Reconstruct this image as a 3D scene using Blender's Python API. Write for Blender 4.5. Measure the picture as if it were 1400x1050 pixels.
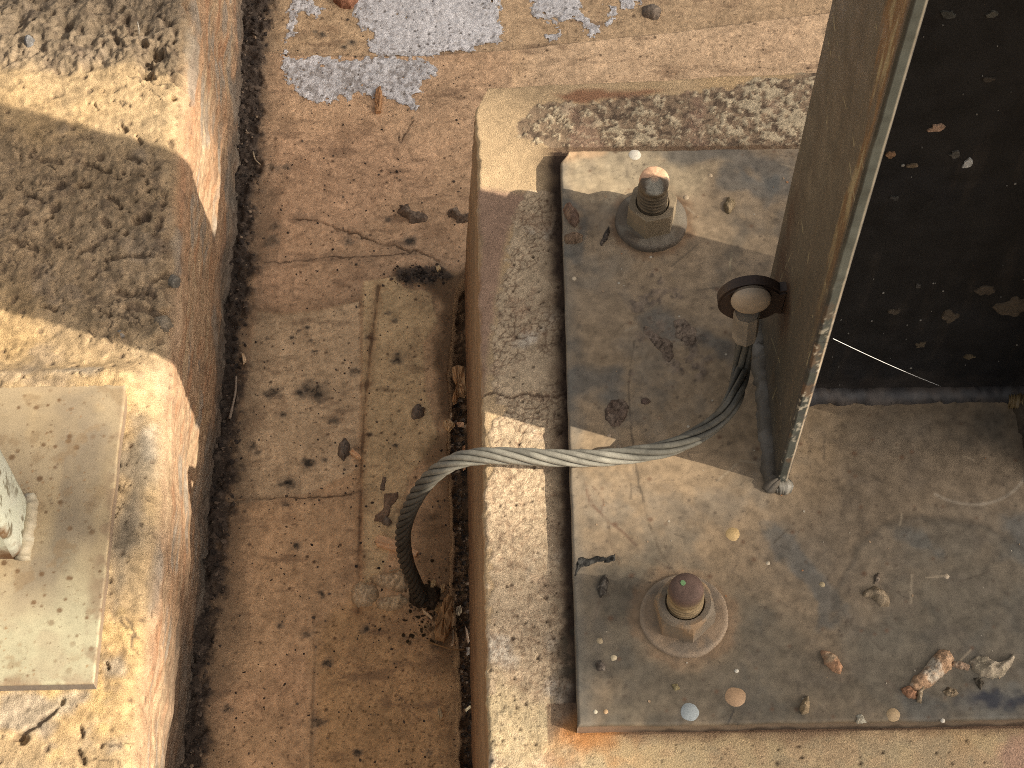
import bpy, bmesh, math, random
import numpy as np
from mathutils import Vector, Matrix

for o in list(bpy.data.objects):
    bpy.data.objects.remove(o, do_unlink=True)
SC = bpy.context.scene
COL = SC.collection
random.seed(7)
RNG = np.random.default_rng(7)

# ------------------------------------------------------------------ camera
CAM_R = np.array(((0.99986236, -0.01651192, 0.0016204),
                  (0.01351734, 0.86735228, 0.4975111),
                  (-0.00962032, -0.49742072, 0.86745609)))   # rows: camera right, up, back
CAM_C = np.array((-0.09141695, -0.64178485, 1.16780787))
r0 = CAM_R[0] / np.linalg.norm(CAM_R[0])
r1 = CAM_R[1] - r0 * (CAM_R[1] @ r0); r1 /= np.linalg.norm(r1)
CAM_R = np.array((r0, r1, np.cross(r0, r1)))
FPX = 2500.0
cam_data = bpy.data.cameras.new('camera')
cam_data.sensor_fit = 'HORIZONTAL'; cam_data.sensor_width = 36.0
cam_data.lens = 36.0 * FPX / 1400.0
cam_data.clip_start = 0.02; cam_data.clip_end = 200.0
cam = bpy.data.objects.new('camera', cam_data)
m4 = Matrix.Identity(4)
for i in range(3):
    for j in range(3):
        m4[i][j] = CAM_R[j][i]
    m4[i][3] = CAM_C[i]
cam.matrix_world = m4
COL.objects.link(cam)
SC.camera = cam

def ray(px, py):
    return CAM_R.T @ np.array(((px - 700.0) / FPX, -(py - 525.0) / FPX, -1.0))
def at(px, py, z):
    r = ray(px, py); return CAM_C + r * ((z - CAM_C[2]) / r[2])
def at_x(px, py, x):
    r = ray(px, py); return CAM_C + r * ((x - CAM_C[0]) / r[0])
def at_y(px, py, y):
    r = ray(px, py); return CAM_C + r * ((y - CAM_C[1]) / r[1])

# ------------------------------------------------------------------ light
SUN_ELEV = 35.5
SUN_AZ = np.array((0.9453, -0.3261))
S_DIR = np.array((SUN_AZ[0] * math.cos(math.radians(SUN_ELEV)), SUN_AZ[1] * math.cos(math.radians(SUN_ELEV)),
                  math.sin(math.radians(SUN_ELEV))))
world = bpy.data.worlds.new('World'); SC.world = world; world.use_nodes = True
wn = world.node_tree.nodes; wl = world.node_tree.links
bg = wn['Background']
sky = wn.new('ShaderNodeTexSky'); sky.sky_type = 'NISHITA'; sky.sun_disc = False
sky.sun_elevation = math.radians(SUN_ELEV)
sky.sun_rotation = math.atan2(SUN_AZ[0], SUN_AZ[1])
sky.dust_density = 4.0; sky.air_density = 1.0; sky.ozone_density = 1.0
hs = wn.new('ShaderNodeHueSaturation'); hs.inputs['Saturation'].default_value = 0.30
wl.new(sky.outputs[0], hs.inputs['Color'])
tint = wn.new('ShaderNodeMix'); tint.data_type = 'RGBA'; tint.blend_type = 'MULTIPLY'
tint.inputs[0].default_value = 1.0
wl.new(hs.outputs[0], tint.inputs[6]); tint.inputs[7].default_value = (1.0, 0.94, 0.87, 1)
wl.new(tint.outputs[2], bg.inputs['Color'])
bg.inputs['Strength'].default_value = 0.132
sun_d = bpy.data.lights.new('sun', 'SUN'); sun_d.energy = 4.9; sun_d.angle = math.radians(0.42)
sun_d.color = (1.0, 0.91, 0.76)
sun = bpy.data.objects.new('sun', sun_d); COL.objects.link(sun)
sun.rotation_euler = Vector(S_DIR).to_track_quat('Z', 'Y').to_euler()
sun.location = (4, -2, 4)
SC.view_settings.view_transform = 'Standard'; SC.view_settings.look = 'None'
SC.view_settings.gamma = 1.0; SC.view_settings.exposure = 0.52
SC.view_settings.use_curve_mapping = False
SC.render.engine = 'CYCLES'
SC.cycles.use_denoising = False; SC.cycles.filter_width = 1.0

# ------------------------------------------------------------------ numpy noise
def _hash(ix, iy, seed):
    h = (ix.astype(np.int64) * 374761393 + iy.astype(np.int64) * 668265263 + seed * 1442695041) & 0xFFFFFFFF
    h = ((h ^ (h >> 13)) * 1274126177) & 0xFFFFFFFF
    h = (h ^ (h >> 16)) & 0xFFFFFFFF
    return (h & 0xFFFFFF).astype(np.float32) / np.float32(0xFFFFFF)
def vnoise(x, y, seed):
    fx = np.floor(x); fy = np.floor(y)
    tx = (x - fx).astype(np.float32); ty = (y - fy).astype(np.float32)
    tx = tx * tx * (3 - 2 * tx); ty = ty * ty * (3 - 2 * ty)
    ix = fx.astype(np.int64); iy = fy.astype(np.int64)
    a = _hash(ix, iy, seed); b = _hash(ix + 1, iy, seed); c = _hash(ix, iy + 1, seed); d = _hash(ix + 1, iy + 1, seed)
    return (a + (b - a) * tx) * (1 - ty) + (c + (d - c) * tx) * ty
def fbm(x, y, size, octaves=4, seed=1, gain=0.5):
    """about -1..1"""
    x = x / size; y = y / size
    s = np.zeros(np.shape(x), np.float32); amp = 1.0; tot = 0.0
    for o in range(octaves):
        ca, sa = math.cos(o * 1.1 + seed), math.sin(o * 1.1 + seed)
        s += amp * (vnoise((x * ca - y * sa) + 17.3 * o, (x * sa + y * ca) + 9.1 * o, seed + o * 13) * 2 - 1)
        tot += amp; amp *= gain; x = x * 2.03; y = y * 2.03
    return s / tot * 1.6
def ridged(x, y, size, octaves=4, seed=1, gain=0.55):
    """creased noise, 0 on the creases, about 1 between them"""
    s = np.zeros(np.shape(x), np.float32); amp = 1.0; tot = 0.0
    for o in range(octaves):
        s += amp * np.abs(fbm(x, y, size, 1, seed + 7 * o)); tot += amp; amp *= gain; size *= 0.5
    return np.clip(s / tot * 1.25, 0, 1)
def worley(x, y, size, seed=1):
    x = x / size; y = y / size
    ix = np.floor(x).astype(np.int64); iy = np.floor(y).astype(np.int64)
    f1 = np.full(x.shape, 9.0, np.float32); f2 = f1.copy(); rid = np.zeros(x.shape, np.float32)
    for dx in (-1, 0, 1):
        for dy in (-1, 0, 1):
            cx = ix + dx; cy = iy + dy
            qx = cx + _hash(cx, cy, seed); qy = cy + _hash(cx, cy, seed + 71)
            d = np.hypot(qx - x, qy - y).astype(np.float32)
            r = _hash(cx, cy, seed + 133)
            nearer = d < f1
            f2 = np.where(nearer, f1, np.minimum(f2, d))
            rid = np.where(nearer, r, rid); f1 = np.where(nearer, d, f1)
    return f1, f2, rid
def sstep(a, b, x):
    t = np.clip((x - a) / (b - a), 0, 1); return t * t * (3 - 2 * t)
def dots(x, y, size, prob, rmin, rmax, seed):
    """round specks: one per cell of the given size with probability prob; radii as a share of the cell"""
    f1, f2, rid = worley(x, y, size, seed)
    rad = np.where(rid < prob, rmin + (rmax - rmin) * (rid / prob) ** 2, -1.0)
    return sstep(0.06, -0.06, f1 - rad)
def psdf(x, y, poly):
    """signed distance to a polygon, positive inside"""
    d2 = np.full(x.shape, 1e9, np.float32); inside = np.zeros(x.shape, bool)
    n = len(poly)
    for i in range(n):
        ax, ay = poly[i]; bx, by = poly[(i + 1) % n]
        ex, ey = bx - ax, by - ay
        t = np.clip(((x - ax) * ex + (y - ay) * ey) / (ex * ex + ey * ey + 1e-18), 0, 1)
        d2 = np.minimum(d2, (x - ax - t * ex) ** 2 + (y - ay - t * ey) ** 2)
        if ey != 0:
            c = (ay > y) != (by > y)
            inside ^= c & (x < ex * (y - ay) / ey + ax)
    d = np.sqrt(d2); return np.where(inside, d, -d)
def lsdf(x, y, pts):
    """distance to a polyline"""
    d2 = np.full(x.shape, 1e9, np.float32)
    for (ax, ay), (bx, by) in zip(pts[:-1], pts[1:]):
        ex, ey = bx - ax, by - ay
        t = np.clip(((x - ax) * ex + (y - ay) * ey) / (ex * ex + ey * ey + 1e-18), 0, 1)
        d2 = np.minimum(d2, (x - ax - t * ex) ** 2 + (y - ay - t * ey) ** 2)
    return np.sqrt(d2)
def W(pts, z):
    return [tuple(at(px, py, z)[:2]) for px, py in pts]
def lay(col, m, rgb):
    m = np.clip(m, 0, 1)[..., None]
    return col * (1 - m) + np.array(rgb, np.float32) * m
def mulc(col, f):
    return col * f[..., None]

# ------------------------------------------------------------------ materials
def new_mat(name):
    m = bpy.data.materials.new(name); m.use_nodes = True
    return m, m.node_tree.nodes, m.node_tree.links, m.node_tree.nodes['Principled BSDF']
def surface_mat(name, grain=1400.0, amount=0.35, bump=0.5, dist=0.0004, rough=0.9, spec=0.2, metallic=0.0, color=None,
                color2=None, mix_scale=60.0, speck=0.0, speck_scale=500.0, speck_col=(0.03, 0.02, 0.015), rough_var=0.0):
    """base colour from the painted 'Col' attribute, or a mix of two colours, broken up by fine grain and specks"""
    m, N, L, B = new_mat(name)
    tc = N.new('ShaderNodeTexCoord')
    if color is None:
        src = N.new('ShaderNodeAttribute'); src.attribute_name = 'Col'; base = src.outputs['Color']
    else:
        nz = N.new('ShaderNodeTexNoise'); nz.inputs['Scale'].default_value = mix_scale; nz.inputs['Detail'].default_value = 6
        nz.inputs['Roughness'].default_value = 0.65
        L.new(tc.outputs['Object'], nz.inputs['Vector'])
        rp = N.new('ShaderNodeValToRGB'); rp.color_ramp.elements[0].position = 0.38; rp.color_ramp.elements[1].position = 0.66
        rp.color_ramp.elements[0].color = (*color, 1); rp.color_ramp.elements[1].color = (*(color2 or color), 1)
        L.new(nz.outputs['Fac'], rp.inputs['Fac']); base = rp.outputs['Color']
    g = N.new('ShaderNodeTexNoise'); g.inputs['Scale'].default_value = grain; g.inputs['Detail'].default_value = 3
    g.inputs['Roughness'].default_value = 0.7
    L.new(tc.outputs['Object'], g.inputs['Vector'])
    mr = N.new('ShaderNodeMapRange'); mr.inputs[1].default_value = 0.3; mr.inputs[2].default_value = 0.7
    mr.inputs[3].default_value = 1 - amount; mr.inputs[4].default_value = 1 + amount
    L.new(g.outputs['Fac'], mr.inputs[0])
    mx = N.new('ShaderNodeMix'); mx.data_type = 'RGBA'; mx.blend_type = 'MULTIPLY'; mx.inputs[0].default_value = 1
    L.new(base, mx.inputs[6]); L.new(mr.outputs[0], mx.inputs[7])
    out = mx.outputs[2]
    if speck > 0:
        s = N.new('ShaderNodeTexNoise'); s.inputs['Scale'].default_value = speck_scale; s.inputs['Detail'].default_value = 2
        L.new(tc.outputs['Object'], s.inputs['Vector'])
        sr = N.new('ShaderNodeMapRange'); sr.inputs[1].default_value = 0.66; sr.inputs[2].default_value = 0.74
        sr.inputs[3].default_value = 0; sr.inputs[4].default_value = speck
        L.new(s.outputs['Fac'], sr.inputs[0])
        m2 = N.new('ShaderNodeMix'); m2.data_type = 'RGBA'
        L.new(sr.outputs[0], m2.inputs[0]); L.new(out, m2.inputs[6]); m2.inputs[7].default_value = (*speck_col, 1)
        out = m2.outputs[2]
    L.new(out, B.inputs['Base Color'])
    b = N.new('ShaderNodeBump'); b.inputs['Strength'].default_value = bump; b.inputs['Distance'].default_value = dist
    L.new(g.outputs['Fac'], b.inputs['Height']); L.new(b.outputs[0], B.inputs['Normal'])
    B.inputs['Roughness'].default_value = rough; B.inputs['Specular IOR Level'].default_value = spec
    B.inputs['Metallic'].default_value = metallic
    if rough_var:
        r2 = N.new('ShaderNodeMapRange'); r2.inputs[1].default_value = 0.3; r2.inputs[2].default_value = 0.7
        r2.inputs[3].default_value = rough - rough_var; r2.inputs[4].default_value = rough + rough_var
        n2 = N.new('ShaderNodeTexNoise'); n2.inputs['Scale'].default_value = 45; n2.inputs['Detail'].default_value = 5
        L.new(tc.outputs['Object'], n2.inputs['Vector']); L.new(n2.outputs['Fac'], r2.inputs[0])
        L.new(r2.outputs[0], B.inputs['Roughness'])
    return m
MAT = {
    'concrete': surface_mat('weathered_concrete', 1000, 0.34, 0.9, 0.0008, 0.92, 0.15, speck=0.55, speck_scale=520),
    'screed': surface_mat('dusty_screed', 1100, 0.30, 0.8, 0.0006, 0.92, 0.15, speck=0.6, speck_scale=560),
    'grout': surface_mat('white_grout', 800, 0.26, 0.9, 0.0008, 0.95, 0.1, speck=0.7, speck_scale=480, speck_col=(0.12, 0.10, 0.085)),
    'plate': surface_mat('dusty_painted_plate', 1100, 0.13, 0.18, 0.0002, 0.66, 0.3, rough_var=0.14, speck=0.35, speck_scale=420),
    'pale_plate': surface_mat('pale_painted_plate', 900, 0.13, 0.3, 0.0003, 0.55, 0.35, speck=0.5, speck_scale=330, speck_col=(0.12, 0.07, 0.035)),
    'flange': surface_mat('dark_brown_steel', 1500, 0.15, 0.2, 0.0002, 0.5, 0.35, rough_var=0.1),
    'web': surface_mat('black_steel', 1200, 0.25, 0.2, 0.0002, 0.6, 0.12),
    'lump': surface_mat('dried_mud', 1400, 0.35, 0.8, 0.0006, 0.95, 0.1),
    'wood': surface_mat('splintered_wood', 1600, 0.25, 0.5, 0.0003, 0.85, 0.15),
    'bolt': surface_mat('dusty_bolt_steel', 1200, 0.25, 0.5, 0.0003, 0.75, 0.3),
    'debris': surface_mat('dark_grit', 1500, 0.3, 0.6, 0.0004, 0.95, 0.1),
    'cable': surface_mat('galvanised_wire', 1400, 0.22, 0.35, 0.0002, 0.55, 0.4),
    'ground': surface_mat('dusty_ground', 200, 0.3, 0.6, 0.002, 0.95, 0.1, color=(0.36, 0.26, 0.16), color2=(0.44, 0.33, 0.2), mix_scale=3),
    'shade_caster': surface_mat('shade_caster_grey', 300, 0.1, 0.2, 0.0005, 0.6, 0.4, color=(0.3, 0.3, 0.29), color2=(0.36, 0.35, 0.33), mix_scale=5),
    'thread': surface_mat('spider_silk', 800, 0.1, 0.0, 0.0001, 0.4, 0.6, color=(0.8, 0.8, 0.78), color2=(0.7, 0.7, 0.68), mix_scale=300),
}

# ------------------------------------------------------------------ object helpers
def tag(o, label=None, category=None, group=None, kind=None):
    if label: o['label'] = label
    if category: o['category'] = category
    if group: o['group'] = group
    if kind: o['kind'] = kind
    return o
def empty(name, loc, label, category, group=None):
    o = bpy.data.objects.new(name, None); o.empty_display_size = 0.02; o.location = loc
    COL.objects.link(o); return tag(o, label, category, group)
def link(name, me, mat, parent=None):
    if mat is not None:
        me.materials.append(mat)
    o = bpy.data.objects.new(name, me); COL.objects.link(o)
    if parent is not None:
        o.parent = parent
        q = parent
        loc = Vector((0, 0, 0))
        while q is not None:
            loc += q.location; q = q.parent
        o.location = -loc
    return o
def mesh_np(name, verts, quads, col=None, smooth=True):
    """mesh from an (n,3) array and an (m,k) index array"""
    me = bpy.data.meshes.new(name)
    verts = np.asarray(verts, np.float32); quads = np.asarray(quads, np.int32)
    k = quads.shape[1]
    me.vertices.add(len(verts)); me.vertices.foreach_set('co', verts.ravel())
    me.loops.add(quads.size); me.loops.foreach_set('vertex_index', quads.ravel())
    me.polygons.add(len(quads))
    me.polygons.foreach_set('loop_start', np.arange(0, quads.size, k, dtype=np.int32))
    me.polygons.foreach_set('loop_total', np.full(len(quads), k, np.int32))
    me.polygons.foreach_set('use_smooth', np.full(len(quads), smooth, bool))
    if col is not None:
        c = np.ones((len(verts), 4), np.float32); c[:, :3] = np.clip(np.asarray(col).reshape(-1, 3), 0, 1)
        a = me.attributes.new('Col', 'FLOAT_COLOR', 'POINT'); a.data.foreach_set('color', c.ravel())
    me.update(calc_edges=True); me.validate()
    return me
def grid_mesh(name, P, col=None, keep=None, smooth=True, flip=False):
    """P: (nu,nv,3); keep: (nu,nv) bool, faces with every corner kept"""
    nu, nv = P.shape[:2]
    idx = np.arange(nu * nv).reshape(nu, nv)
    q = np.stack((idx[:-1, :-1], idx[1:, :-1], idx[1:, 1:], idx[:-1, 1:]), -1).reshape(-1, 4)
    if flip: q = q[:, ::-1]
    V = P.reshape(-1, 3); C = None if col is None else col.reshape(-1, 3)
    if keep is not None:
        k = keep.ravel(); q = q[k[q].all(1)]
        used = np.unique(q); remap = np.full(len(V), -1, np.int64); remap[used] = np.arange(len(used))
        V = V[used]; q = remap[q]; C = None if C is None else C[used]
    return mesh_np(name, V, q, C, smooth)
def const_col(n, rgb, var=0.0, seed=0):
    r = np.random.default_rng(seed)
    return np.tile(np.array(rgb, np.float32), (n, 1)) * (1 + var * (r.random((n, 1)).astype(np.float32) * 2 - 1))
def box(name, lo, hi, mat, parent=None, col=(0.3, 0.3, 0.3), bevel=0.0, segs=2):
    bm = bmesh.new(); bmesh.ops.create_cube(bm, size=1.0)
    lo = Vector(lo); hi = Vector(hi)
    for v in bm.verts:
        v.co = Vector((lo[i] + (v.co[i] + 0.5) * (hi[i] - lo[i]) for i in range(3)))
    if bevel:
        bmesh.ops.bevel(bm, geom=bm.edges[:], offset=bevel, segments=segs, affect='EDGES', profile=0.6)
    me = bpy.data.meshes.new(name); bm.to_mesh(me); bm.free()
    set_col(me, col)
    return link(name, me, mat, parent)
def set_col(me, fn):
    n = len(me.vertices)
    co = np.empty(n * 3, np.float32); me.vertices.foreach_get('co', co); co = co.reshape(-1, 3)
    c = np.ones((n, 4), np.float32)
    c[:, :3] = np.clip(fn(co) if callable(fn) else np.array(fn, np.float32), 0, 1)
    a = me.attributes.new('Col', 'FLOAT_COLOR', 'POINT'); a.data.foreach_set('color', c.ravel())
def spline(pts, n):
    """Catmull-Rom through the points"""
    pts = np.array(pts, float); P = np.vstack((2 * pts[0] - pts[1], pts, 2 * pts[-1] - pts[-2]))
    seg = len(pts) - 1; out = []
    for t in np.linspace(0, seg - 1e-9, n):
        i = int(t); u = t - i; p0, p1, p2, p3 = P[i:i + 4]
        out.append(0.5 * (2 * p1 + (p2 - p0) * u + (2 * p0 - 5 * p1 + 4 * p2 - p3) * u * u + (3 * p1 - p0 - 3 * p2 + p3) * u ** 3))
    return np.array(out)
def frames(path):
    t = np.gradient(path, axis=0); t /= np.linalg.norm(t, axis=1)[:, None]
    n = np.zeros_like(path); b = np.zeros_like(path)
    a = np.array((0, 0, 1.0)); 
    if abs(t[0] @ a) > 0.9: a = np.array((0, 1.0, 0))
    v = np.cross(t[0], a); v /= np.linalg.norm(v)
    for i in range(len(path)):
        v = v - t[i] * (v @ t[i]); v /= np.linalg.norm(v)
        n[i] = v; b[i] = np.cross(t[i], v)
    return t, n, b
def tube_mesh(name, path, radius, sides=8, col=None, cap=True):
    t, n, b = frames(path); k = len(path)
    rad = np.broadcast_to(np.asarray(radius, float), (k,))
    a = np.linspace(0, 2 * np.pi, sides, endpoint=False)
    P = path[:, None] + rad[:, None, None] * (np.cos(a)[None, :, None] * n[:, None] + np.sin(a)[None, :, None] * b[:, None])
    V = P.reshape(-1, 3)
    i = np.arange(k - 1)[:, None] * sides; j = np.arange(sides)[None]; jn = (j + 1) % sides
    q = np.stack((i + j, i + jn, i + sides + jn, i + sides + j), -1).reshape(-1, 4)
    if cap:
        V = np.vstack((V, path[0], path[-1])); e0 = k * sides; e1 = e0 + 1
        jj = np.arange(sides); jn = (jj + 1) % sides
        c0 = np.stack((jn, jj, np.full(sides, e0), np.full(sides, e0)), -1)
        # caps as degenerate-free fans are added as triangles below
    me = bpy.data.meshes.new(name)
    faces = [tuple(f) for f in q]
    if cap:
        faces += [(int((s + 1) % sides), int(s), e0) for s in range(sides)]
        o = (k - 1) * sides
        faces += [(int(o + s), int(o + (s + 1) % sides), e1) for s in range(sides)]
    me.from_pydata([tuple(v) for v in V], [], faces); me.update()
    me.polygons.foreach_set('use_smooth', np.ones(len(me.polygons), bool))
    if col is not None: set_col(me, col)
    return me
def lathe_mesh(name, prof, segs=40, col=None, smooth=True, close=True):
    """prof: list of (r, z); axis Z"""
    V = []; F = []
    for r, z in prof:
        for s in range(segs):
            a = 2 * math.pi * s / segs; V.append((r * math.cos(a), r * math.sin(a), z))
    for i in range(len(prof) - 1):
        for s in range(segs):
            s2 = (s + 1) % segs
            F.append((i * segs + s, i * segs + s2, (i + 1) * segs + s2, (i + 1) * segs + s))
    if close:
        F.append(tuple(range((len(prof) - 1) * segs, len(prof) * segs)))
    me = bpy.data.meshes.new(name); me.from_pydata(V, [], F); me.update()
    me.polygons.foreach_set('use_smooth', np.full(len(me.polygons), smooth, bool))
    if col is not None: set_col(me, col)
    return me

# ================================================================== geometry of the place (metres)
Z_FLOOR = -0.240          # channel floor
Z_LEFT = -0.055           # top of the left plinth
Z_PLATE = 0.020           # top of the right base plate
Z_PT = 0.005              # top of the right plinth
Z_LPLATE = -0.042         # top of the left base plate

# ---- ground beneath everything
me = bpy.data.meshes.new('ground')
me.from_pydata([(-40, -40, -0.275), (40, -40, -0.275), (40, 40, -0.275), (-40, 40, -0.275)], [], [(0, 1, 2, 3)])
tag(link('ground', me, MAT['ground']), 'dusty ground the concrete channel and plinths stand on', 'ground', kind='structure')

# ---- channel floor (screed with lifts, steps, stains, a debris-filled gap along the right plinth)
ZF = Z_FLOOR
F_UPSTEP = W([(330, 62), (400, 75), (560, 76), (690, 69), (900, 45), (1130, 18), (1300, 0)], ZF)
F_PATCH_A = W([(352, 424), (385, 429), (440, 424), (492, 410), (494, 560), (492, 640), (420, 676), (320, 690), (325, 600), (340, 500)], ZF)
F_PATCH_B = W([(497, 385), (540, 378), (552, 392), (590, 400), (598, 440), (578, 470), (582, 540), (600, 600), (560, 650), (545, 720), (520, 790), (497, 800), (494, 600)], ZF)
F_JOINT = W([(518, 392), (508, 470), (498, 560), (494, 640), (492, 720), (490, 835)], ZF)
F_LOWEDGE = W([(428, 850), (430, 900), (427, 960), (423, 1060), (422, 1120)], ZF)
F_CRACK1 = W([(405, 300), (440, 304), (470, 316), (500, 325), (520, 334), (545, 338), (575, 346), (600, 358)], ZF)
F_CRACK2 = W([(545, 185), (548, 195), (560, 172), (565, 165)], ZF)
F_SEAM = W([(322, 682), (380, 681), (430, 680), (470, 677), (492, 672)], ZF)
F_SEAM2 = W([(360, 360), (400, 358), (450, 352), (500, 352), (560, 346)], ZF)
F_DAMP = W([(545, 372), (600, 372), (655, 366), (655, 570), (600, 575), (592, 530), (588, 500), (590, 445), (596, 420), (575, 395)], ZF)
F_DAMP2 = W([(585, 620), (655, 560), (655, 1120), (624, 1120), (612, 960), (596, 880), (560, 830), (578, 760), (600, 700)], ZF)
F_WARM = W([(428, 850), (480, 810), (560, 830), (640, 900), (640, 1100), (424, 1100)], ZF)
F_DIRT = W([(540, 372), (560, 362), (600, 362), (620, 378), (600, 388), (575, 392), (548, 396)], ZF)
F_SPOTS = [(372, 537, 13), (386, 565, 7), (430, 533, 20), (408, 535, 9), (395, 663, 15), (424, 633, 11), (543, 492, 12), (457, 575, 7),
           (390, 690, 7), (365, 462, 4), (420, 447, 4), (408, 452, 3), (399, 461, 4), (425, 465, 4), (370, 330, 12), (372, 230, 11),
           (390, 228, 8), (376, 310, 9), (405, 748, 9), (600, 880, 9), (586, 1027, 6), (500, 860, 7), (440, 812, 6), (382, 856, 6),
           (447, 905, 8), (489, 1027, 6), (310, 970, 8), (435, 985, 9), (480, 55, 8), (470, 62, 6), (440, 45, 8), (430, 40, 5),
           (505, 463, 8), (485, 508, 9), (540, 440, 5), (530, 430, 5), (445, 628, 5), (540, 610, 4), (592, 705, 9), (505, 595, 5),
           (345, 610, 9), (352, 618, 6), (420, 868, 6), (475, 330, 9), (560, 330, 12), (530, 300, 6), (430, 480, 5)]
F_GAPEDGE = np.array([at(px, py, ZF)[:2] for px, py in ((646, 372), (626, 395), (622, 440), (615, 500), (612, 560), (614, 620), (616, 700), (616, 780), (622, 850), (626, 900), (627, 950), (628, 1000), (630, 1060), (631, 1120))])
F_LEFTEDGE = np.array([at(px - 7, py, ZF)[:2] for px, py in ((385, -40), (382, 0), (372, 80), (368, 180), (366, 260), (358, 340), (352, 420), (345, 480), (343, 560), (336, 620), (330, 690), (322, 740), (320, 800), (308, 850), (300, 920), (296, 1000), (290, 1120))])
GX = F_GAPEDGE[::-1]; LX = F_LEFTEDGE[::-1]

def floor_z(x, y, full=True):
    z = 0.0009 * fbm(x, y, 0.09, 3, 11) + 0.00045 * fbm(x, y, 0.016, 3, 12) + 0.00022 * fbm(x, y, 0.0035, 2, 13)
    wob = 0.0015 * fbm(x, y, 0.02, 3, 14)
    # upper lift: north of the step the bed sits 2.5 mm lower
    yy = np.interp(x, [p[0] for p in F_UPSTEP], [p[1] for p in F_UPSTEP])
    z -= 0.0028 * sstep(-0.0006, 0.0006, y - yy + wob * 0.3)
    z -= 0.0010 * sstep(-0.0015, 0.0015, psdf(x, y, F_PATCH_A) + wob)
    z += 0.0008 * sstep(-0.0012, 0.0012, psdf(x, y, F_PATCH_B) + wob)
    xx = np.interp(y, [p[1] for p in F_LOWEDGE[::-1]], [p[0] for p in F_LOWEDGE[::-1]])
    z -= 0.0030 * sstep(-0.0008, 0.0008, x - xx + wob * 0.3) * sstep(F_LOWEDGE[0][1] + 0.03, F_LOWEDGE[0][1] - 0.03, y)
    z -= 0.0012 * sstep(0.0016, 0.0004, lsdf(x, y, F_JOINT) + wob * 0.4)
    wc = 0.0016 * fbm(x, y, 0.006, 3, 15)
    z -= 0.0016 * sstep(0.0013, 0.0002, lsdf(x + wc, y + wc, F_CRACK1))
    z -= 0.0012 * sstep(0.0010, 0.0002, lsdf(x + wc, y + wc, F_CRACK2))
    z -= 0.0009 * sstep(0.0018, 0.0003, lsdf(x + wc, y + wc, F_SEAM))
    # pits
    z -= 0.0012 * dots(x, y, 0.011, 0.16, 0.04, 0.13, 21) + 0.0006 * dots(x, y, 0.005, 0.25, 0.06, 0.2, 22)
    # dirt bank along the left plinth, gap along the right plinth
    xl = np.interp(y, LX[:, 1], LX[:, 0]); d = xl - x + 0.006 * fbm(x, y, 0.02, 4, 31)
    dirt = sstep(-0.003, 0.009, d + 0.004 * fbm(x, y, 0.006, 3, 30))
    z += dirt * (0.0015 + 0.0035 * (fbm(x, y, 0.006, 3, 32) + 0.2) + 0.0025 * fbm(x, y, 0.025, 3, 33))
    xg = np.interp(y, GX[:, 1], GX[:, 0]); g = x - xg + 0.0025 * fbm(x, y, 0.02, 4, 34)
    gap = sstep(-0.0012, 0.0016, g) * sstep(F_GAPEDGE[0][1] + 0.004, F_GAPEDGE[0][1] - 0.01, y)
    z -= gap * (0.015 - 0.0035 * fbm(x, y, 0.006, 3, 35) - 0.003 * fbm(x, y, 0.03, 2, 36))
    m = sstep(-0.002, 0.004, psdf(x, y, F_DIRT) + 0.004 * fbm(x, y, 0.01, 3, 37))
    z += m * (0.001 + 0.0022 * (fbm(x, y, 0.004, 3, 38) + 0.3))
    return (z + ZF, dirt, gap, m)

fx = np.arange(-0.348, 0.262, 0.00115); fy = np.arange(-0.52, 0.78, 0.00115)
X, Y = np.meshgrid(fx, fy, indexing='ij')
keep = ~((X > -0.088) & (Y < 0.30))
Z, dirt, gap, dirt2 = floor_z(X, Y)
col = np.empty(X.shape + (3,), np.float32); col[:] = (0.72, 0.47, 0.265)
big = fbm(X, Y, 0.12, 4, 41); mid = fbm(X, Y, 0.03, 4, 42); fine = fbm(X, Y, 0.007, 4, 43)
col = lay(col, 0.75 * sstep(0.0, 0.8, big), (0.69, 0.43, 0.25))
col = lay(col, 0.6 * sstep(0.05, 0.7, -big + 0.3 * mid), (0.55, 0.375, 0.22))
pa = sstep(-0.002, 0.002, psdf(X, Y, F_PATCH_A)); pb = sstep(-0.002, 0.002, psdf(X, Y, F_PATCH_B))
F_UPPER = W([(330, 60), (700, 60), (700, 372), (560, 372), (497, 384), (492, 408), (440, 423), (385, 428), (350, 424)], ZF)
up_m = sstep(-0.0015, 0.0015, psdf(X, Y, F_UPPER)); col = lay(col, 0.45 * up_m, (0.53, 0.345, 0.225))
col = lay(col, 0.9 * pa, (0.74, 0.535, 0.325)); col = lay(col, 0.9 * pb, (0.73, 0.53, 0.295))
for P_ in (F_PATCH_A[:5], F_PATCH_B[:5]):
    dl = lsdf(X + 0.0012 * fbm(X, Y, 0.008, 3, 151), Y + 0.0012 * fbm(X, Y, 0.008, 3, 152), P_); col = lay(col, 0.35 * sstep(0.009, 0.0, dl) * (1 - pa) * (1 - pb), (0.27, 0.165, 0.10)); col = lay(col, 0.6 * sstep(0.0013, 0.0004, dl) * sstep(-0.1, 0.4, fbm(X, Y, 0.02, 3, 153)), (0.17, 0.105, 0.065))
yy = np.interp(X, [p[0] for p in F_UPSTEP], [p[1] for p in F_UPSTEP])
col = lay(col, 0.75 * sstep(-0.002, 0.002, Y - yy), (0.52, 0.37, 0.225)); col = lay(col, 0.75 * sstep(0.0022, 0.0006, np.abs(Y - yy - 0.0006)) * sstep(-0.5, 0.2, fbm(X, Y, 0.03, 3, 150)), (0.16, 0.105, 0.065))
strip = sstep(0.002, -0.002, Y - yy) * sstep(0.27, 0.33, Y) * sstep(-0.1, -0.03, X)
col = lay(col, 0.8 * strip, (0.72, 0.51, 0.32))
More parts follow.
